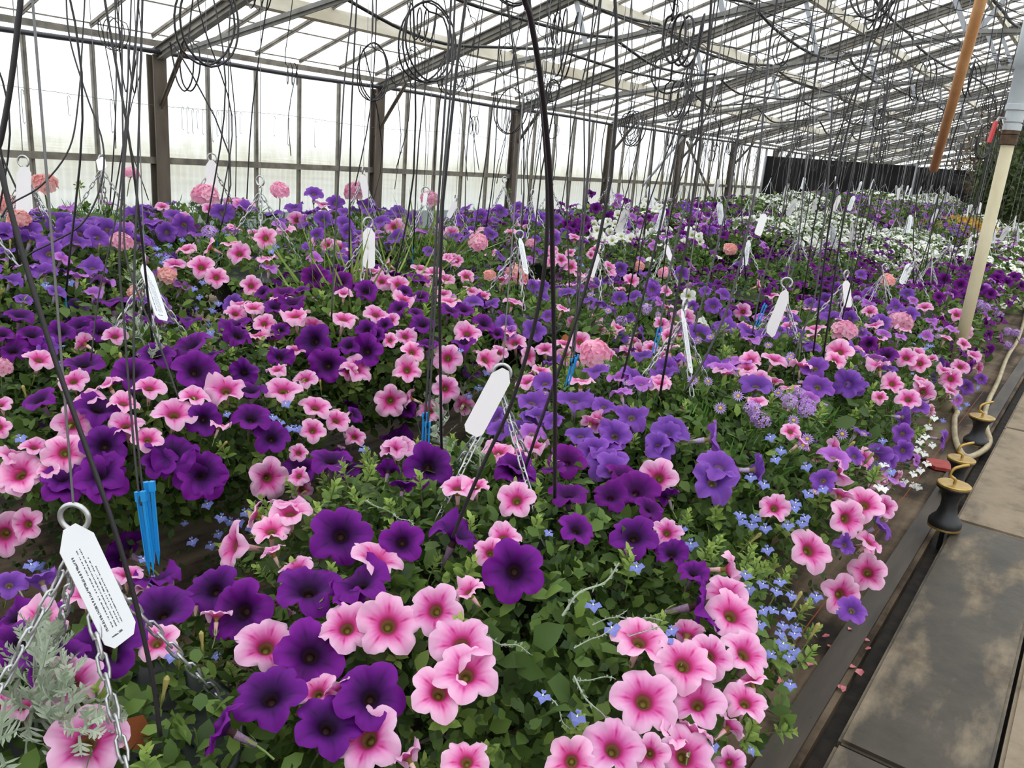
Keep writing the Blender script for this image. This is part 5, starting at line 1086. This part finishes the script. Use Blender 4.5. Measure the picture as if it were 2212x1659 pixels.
px_tube([(1712, 300), (1690, 460), (1660, 560), (1640, 640), (1625, 720)], 3.0, 2.75, .0026, 'black drip tube standing in violet petunias next to the bright slanting tag')
px_tube([(1748, 250), (1735, 420), (1718, 560), (1690, 640), (1650, 668)], 3.0, 2.72, .0024, 'black drip tube ending in a blue stake behind the bright slanting tag', 3, np.array([.2, .1, 1]))
px_tube([(1800, 180), (1790, 380), (1775, 520), (1760, 640), (1720, 760), (1714, 830)], 2.8, 2.55, .0028, 'black drip tube bending into the feathery green foliage')
px_tube([(760, 20), (745, 160), (735, 330), (725, 480), (716, 690)], 2.4, 2.3, .0024, 'black drip tube behind the pair of pink petunias on the dark mound')
# the many others: from the overhead pipes down to each basket, some with the spare length coiled
gd = np.random.default_rng(31); DT = 'thin black drip tube hanging from an overhead pipe down to a basket'
def auto_tube(top, end, coil, r, sides, group, label, stake):
    top = np.asarray(top, float); end = np.asarray(end, float); m_ = top*.5+end*.5; P = [top]
    knee = np.array([end[0]+gd.normal(0, .05), end[1]+gd.normal(0, .05), top[2]-.10-.18*math.hypot(top[0]-end[0], top[1]-end[1])])
    P += [top+(knee-top)*.55+np.array([0, 0, -.03]), knee, knee+(end-knee)*.12]; top = knee
    P.append(top+(end-top)*.4+np.array([gd.normal(0, .03), gd.normal(0, .03), 0]))
    if coil:
        zc = CZ+gd.uniform(.15, .75); f_ = np.clip((top[2]-zc)/(top[2]-end[2]+1e-6), .3, .85); c = top+(end-top)*f_+np.array([gd.normal(0, .05), gd.normal(0, .05), 0])
        R = gd.uniform(.05, .125); a0 = gd.uniform(0, 3.14); e = np.array([math.cos(a0), math.sin(a0), 0]); sq = gd.uniform(.45, 1.0)
        P = P[:4]+[c+np.array([0, 0, R*2.2])]
        turns = gd.choice([2, 3]); nst = 8*turns
        for k in range(nst): t_ = k/8*2*math.pi; rr = R*(1+.07*math.sin(k*1.7)); P.append(c+e*sq*rr*math.sin(t_)+np.array([0, 0, rr*math.cos(t_)])+np.cross(e, (0, 0, 1))*.004*k)
        if gd.random() < .8: P += [c+(end-c)*.5+np.array([gd.normal(0, .04), gd.normal(0, .04), 0]), end]
        else: stake = 0
    else: P += [top+(end-top)*.7+np.array([gd.normal(0, .05), gd.normal(0, .05), 0]), end]
    drip(P, r, label, group, stake, sides, 3 if coil else 5)
cntt = 0
def row_(b): return b.group.split('hanging baskets')[1].strip(' ,')
for bi, b in enumerate(BASKETS):
    if b.dist < 1.6: continue
    for rep in range(2 if b.dist < 9 else 1):
        if cntt > 235: break
        k = int(np.clip(np.searchsorted(-np.array(PIPES[::-1]), -b.h[0])+gd.integers(-1, 2), 0, 3)); k = 5-k
        y = b.h[1]+gd.uniform(-.35, .35); x = pipe_x(PIPES[k], y, k); top = (x, y, pipe_z(PIPES[k], y, k))
        e = b.h+np.array([gd.uniform(-.2, .2), gd.uniform(-.2, .2), -.24]); coil = gd.random() < (.5 if b.dist < 7 else .3)
        auto_tube(top, e, coil, .0031 if b.dist < 5 else .0036, 5 if b.dist < 5 else 4, 'drip tubes to baskets, '+row_(b), ('coiled' if coil else 'straight')+' black drip tube over '+', '.join(PALN[c] for c in b.pal)+' basket, '+row_(b), 1 if b.dist < 7 and gd.random() < .6 else 0); cntt += 1
# coils left hanging, not set into any basket, along the wall-side pipes
for i in range(58):
    k = int(gd.integers(0, 3)); y = gd.uniform(2.2, 15); x = pipe_x(PIPES[k], y, k); z = pipe_z(PIPES[k], y, k)
    coil = gd.random() < .75; n_ = (y-Y1)/BAY; w_ = ['first', 'second', 'third', 'fourth'][min(3, max(0, round(n_)))]
    auto_tube((x, y, z), (x+gd.normal(0, .08), y+gd.normal(0, .08), CZ-gd.uniform(.1, .55)), coil, .0032, 5, 'unused drip tubes by the wall', 'unused black drip tube '+('coiled' if coil else 'dangling straight')+' '+('level with' if abs(n_-round(n_)) < .17 else 'before' if n_ < round(n_) else 'past')+' the '+w_+' brown wall post', 0)
print('objects', len(bpy.data.objects), 'flowers', len(TODO), 'baskets', len(BASKETS), [sum(b.tier == t_ for b in BASKETS) for t_ in 'ABC'])
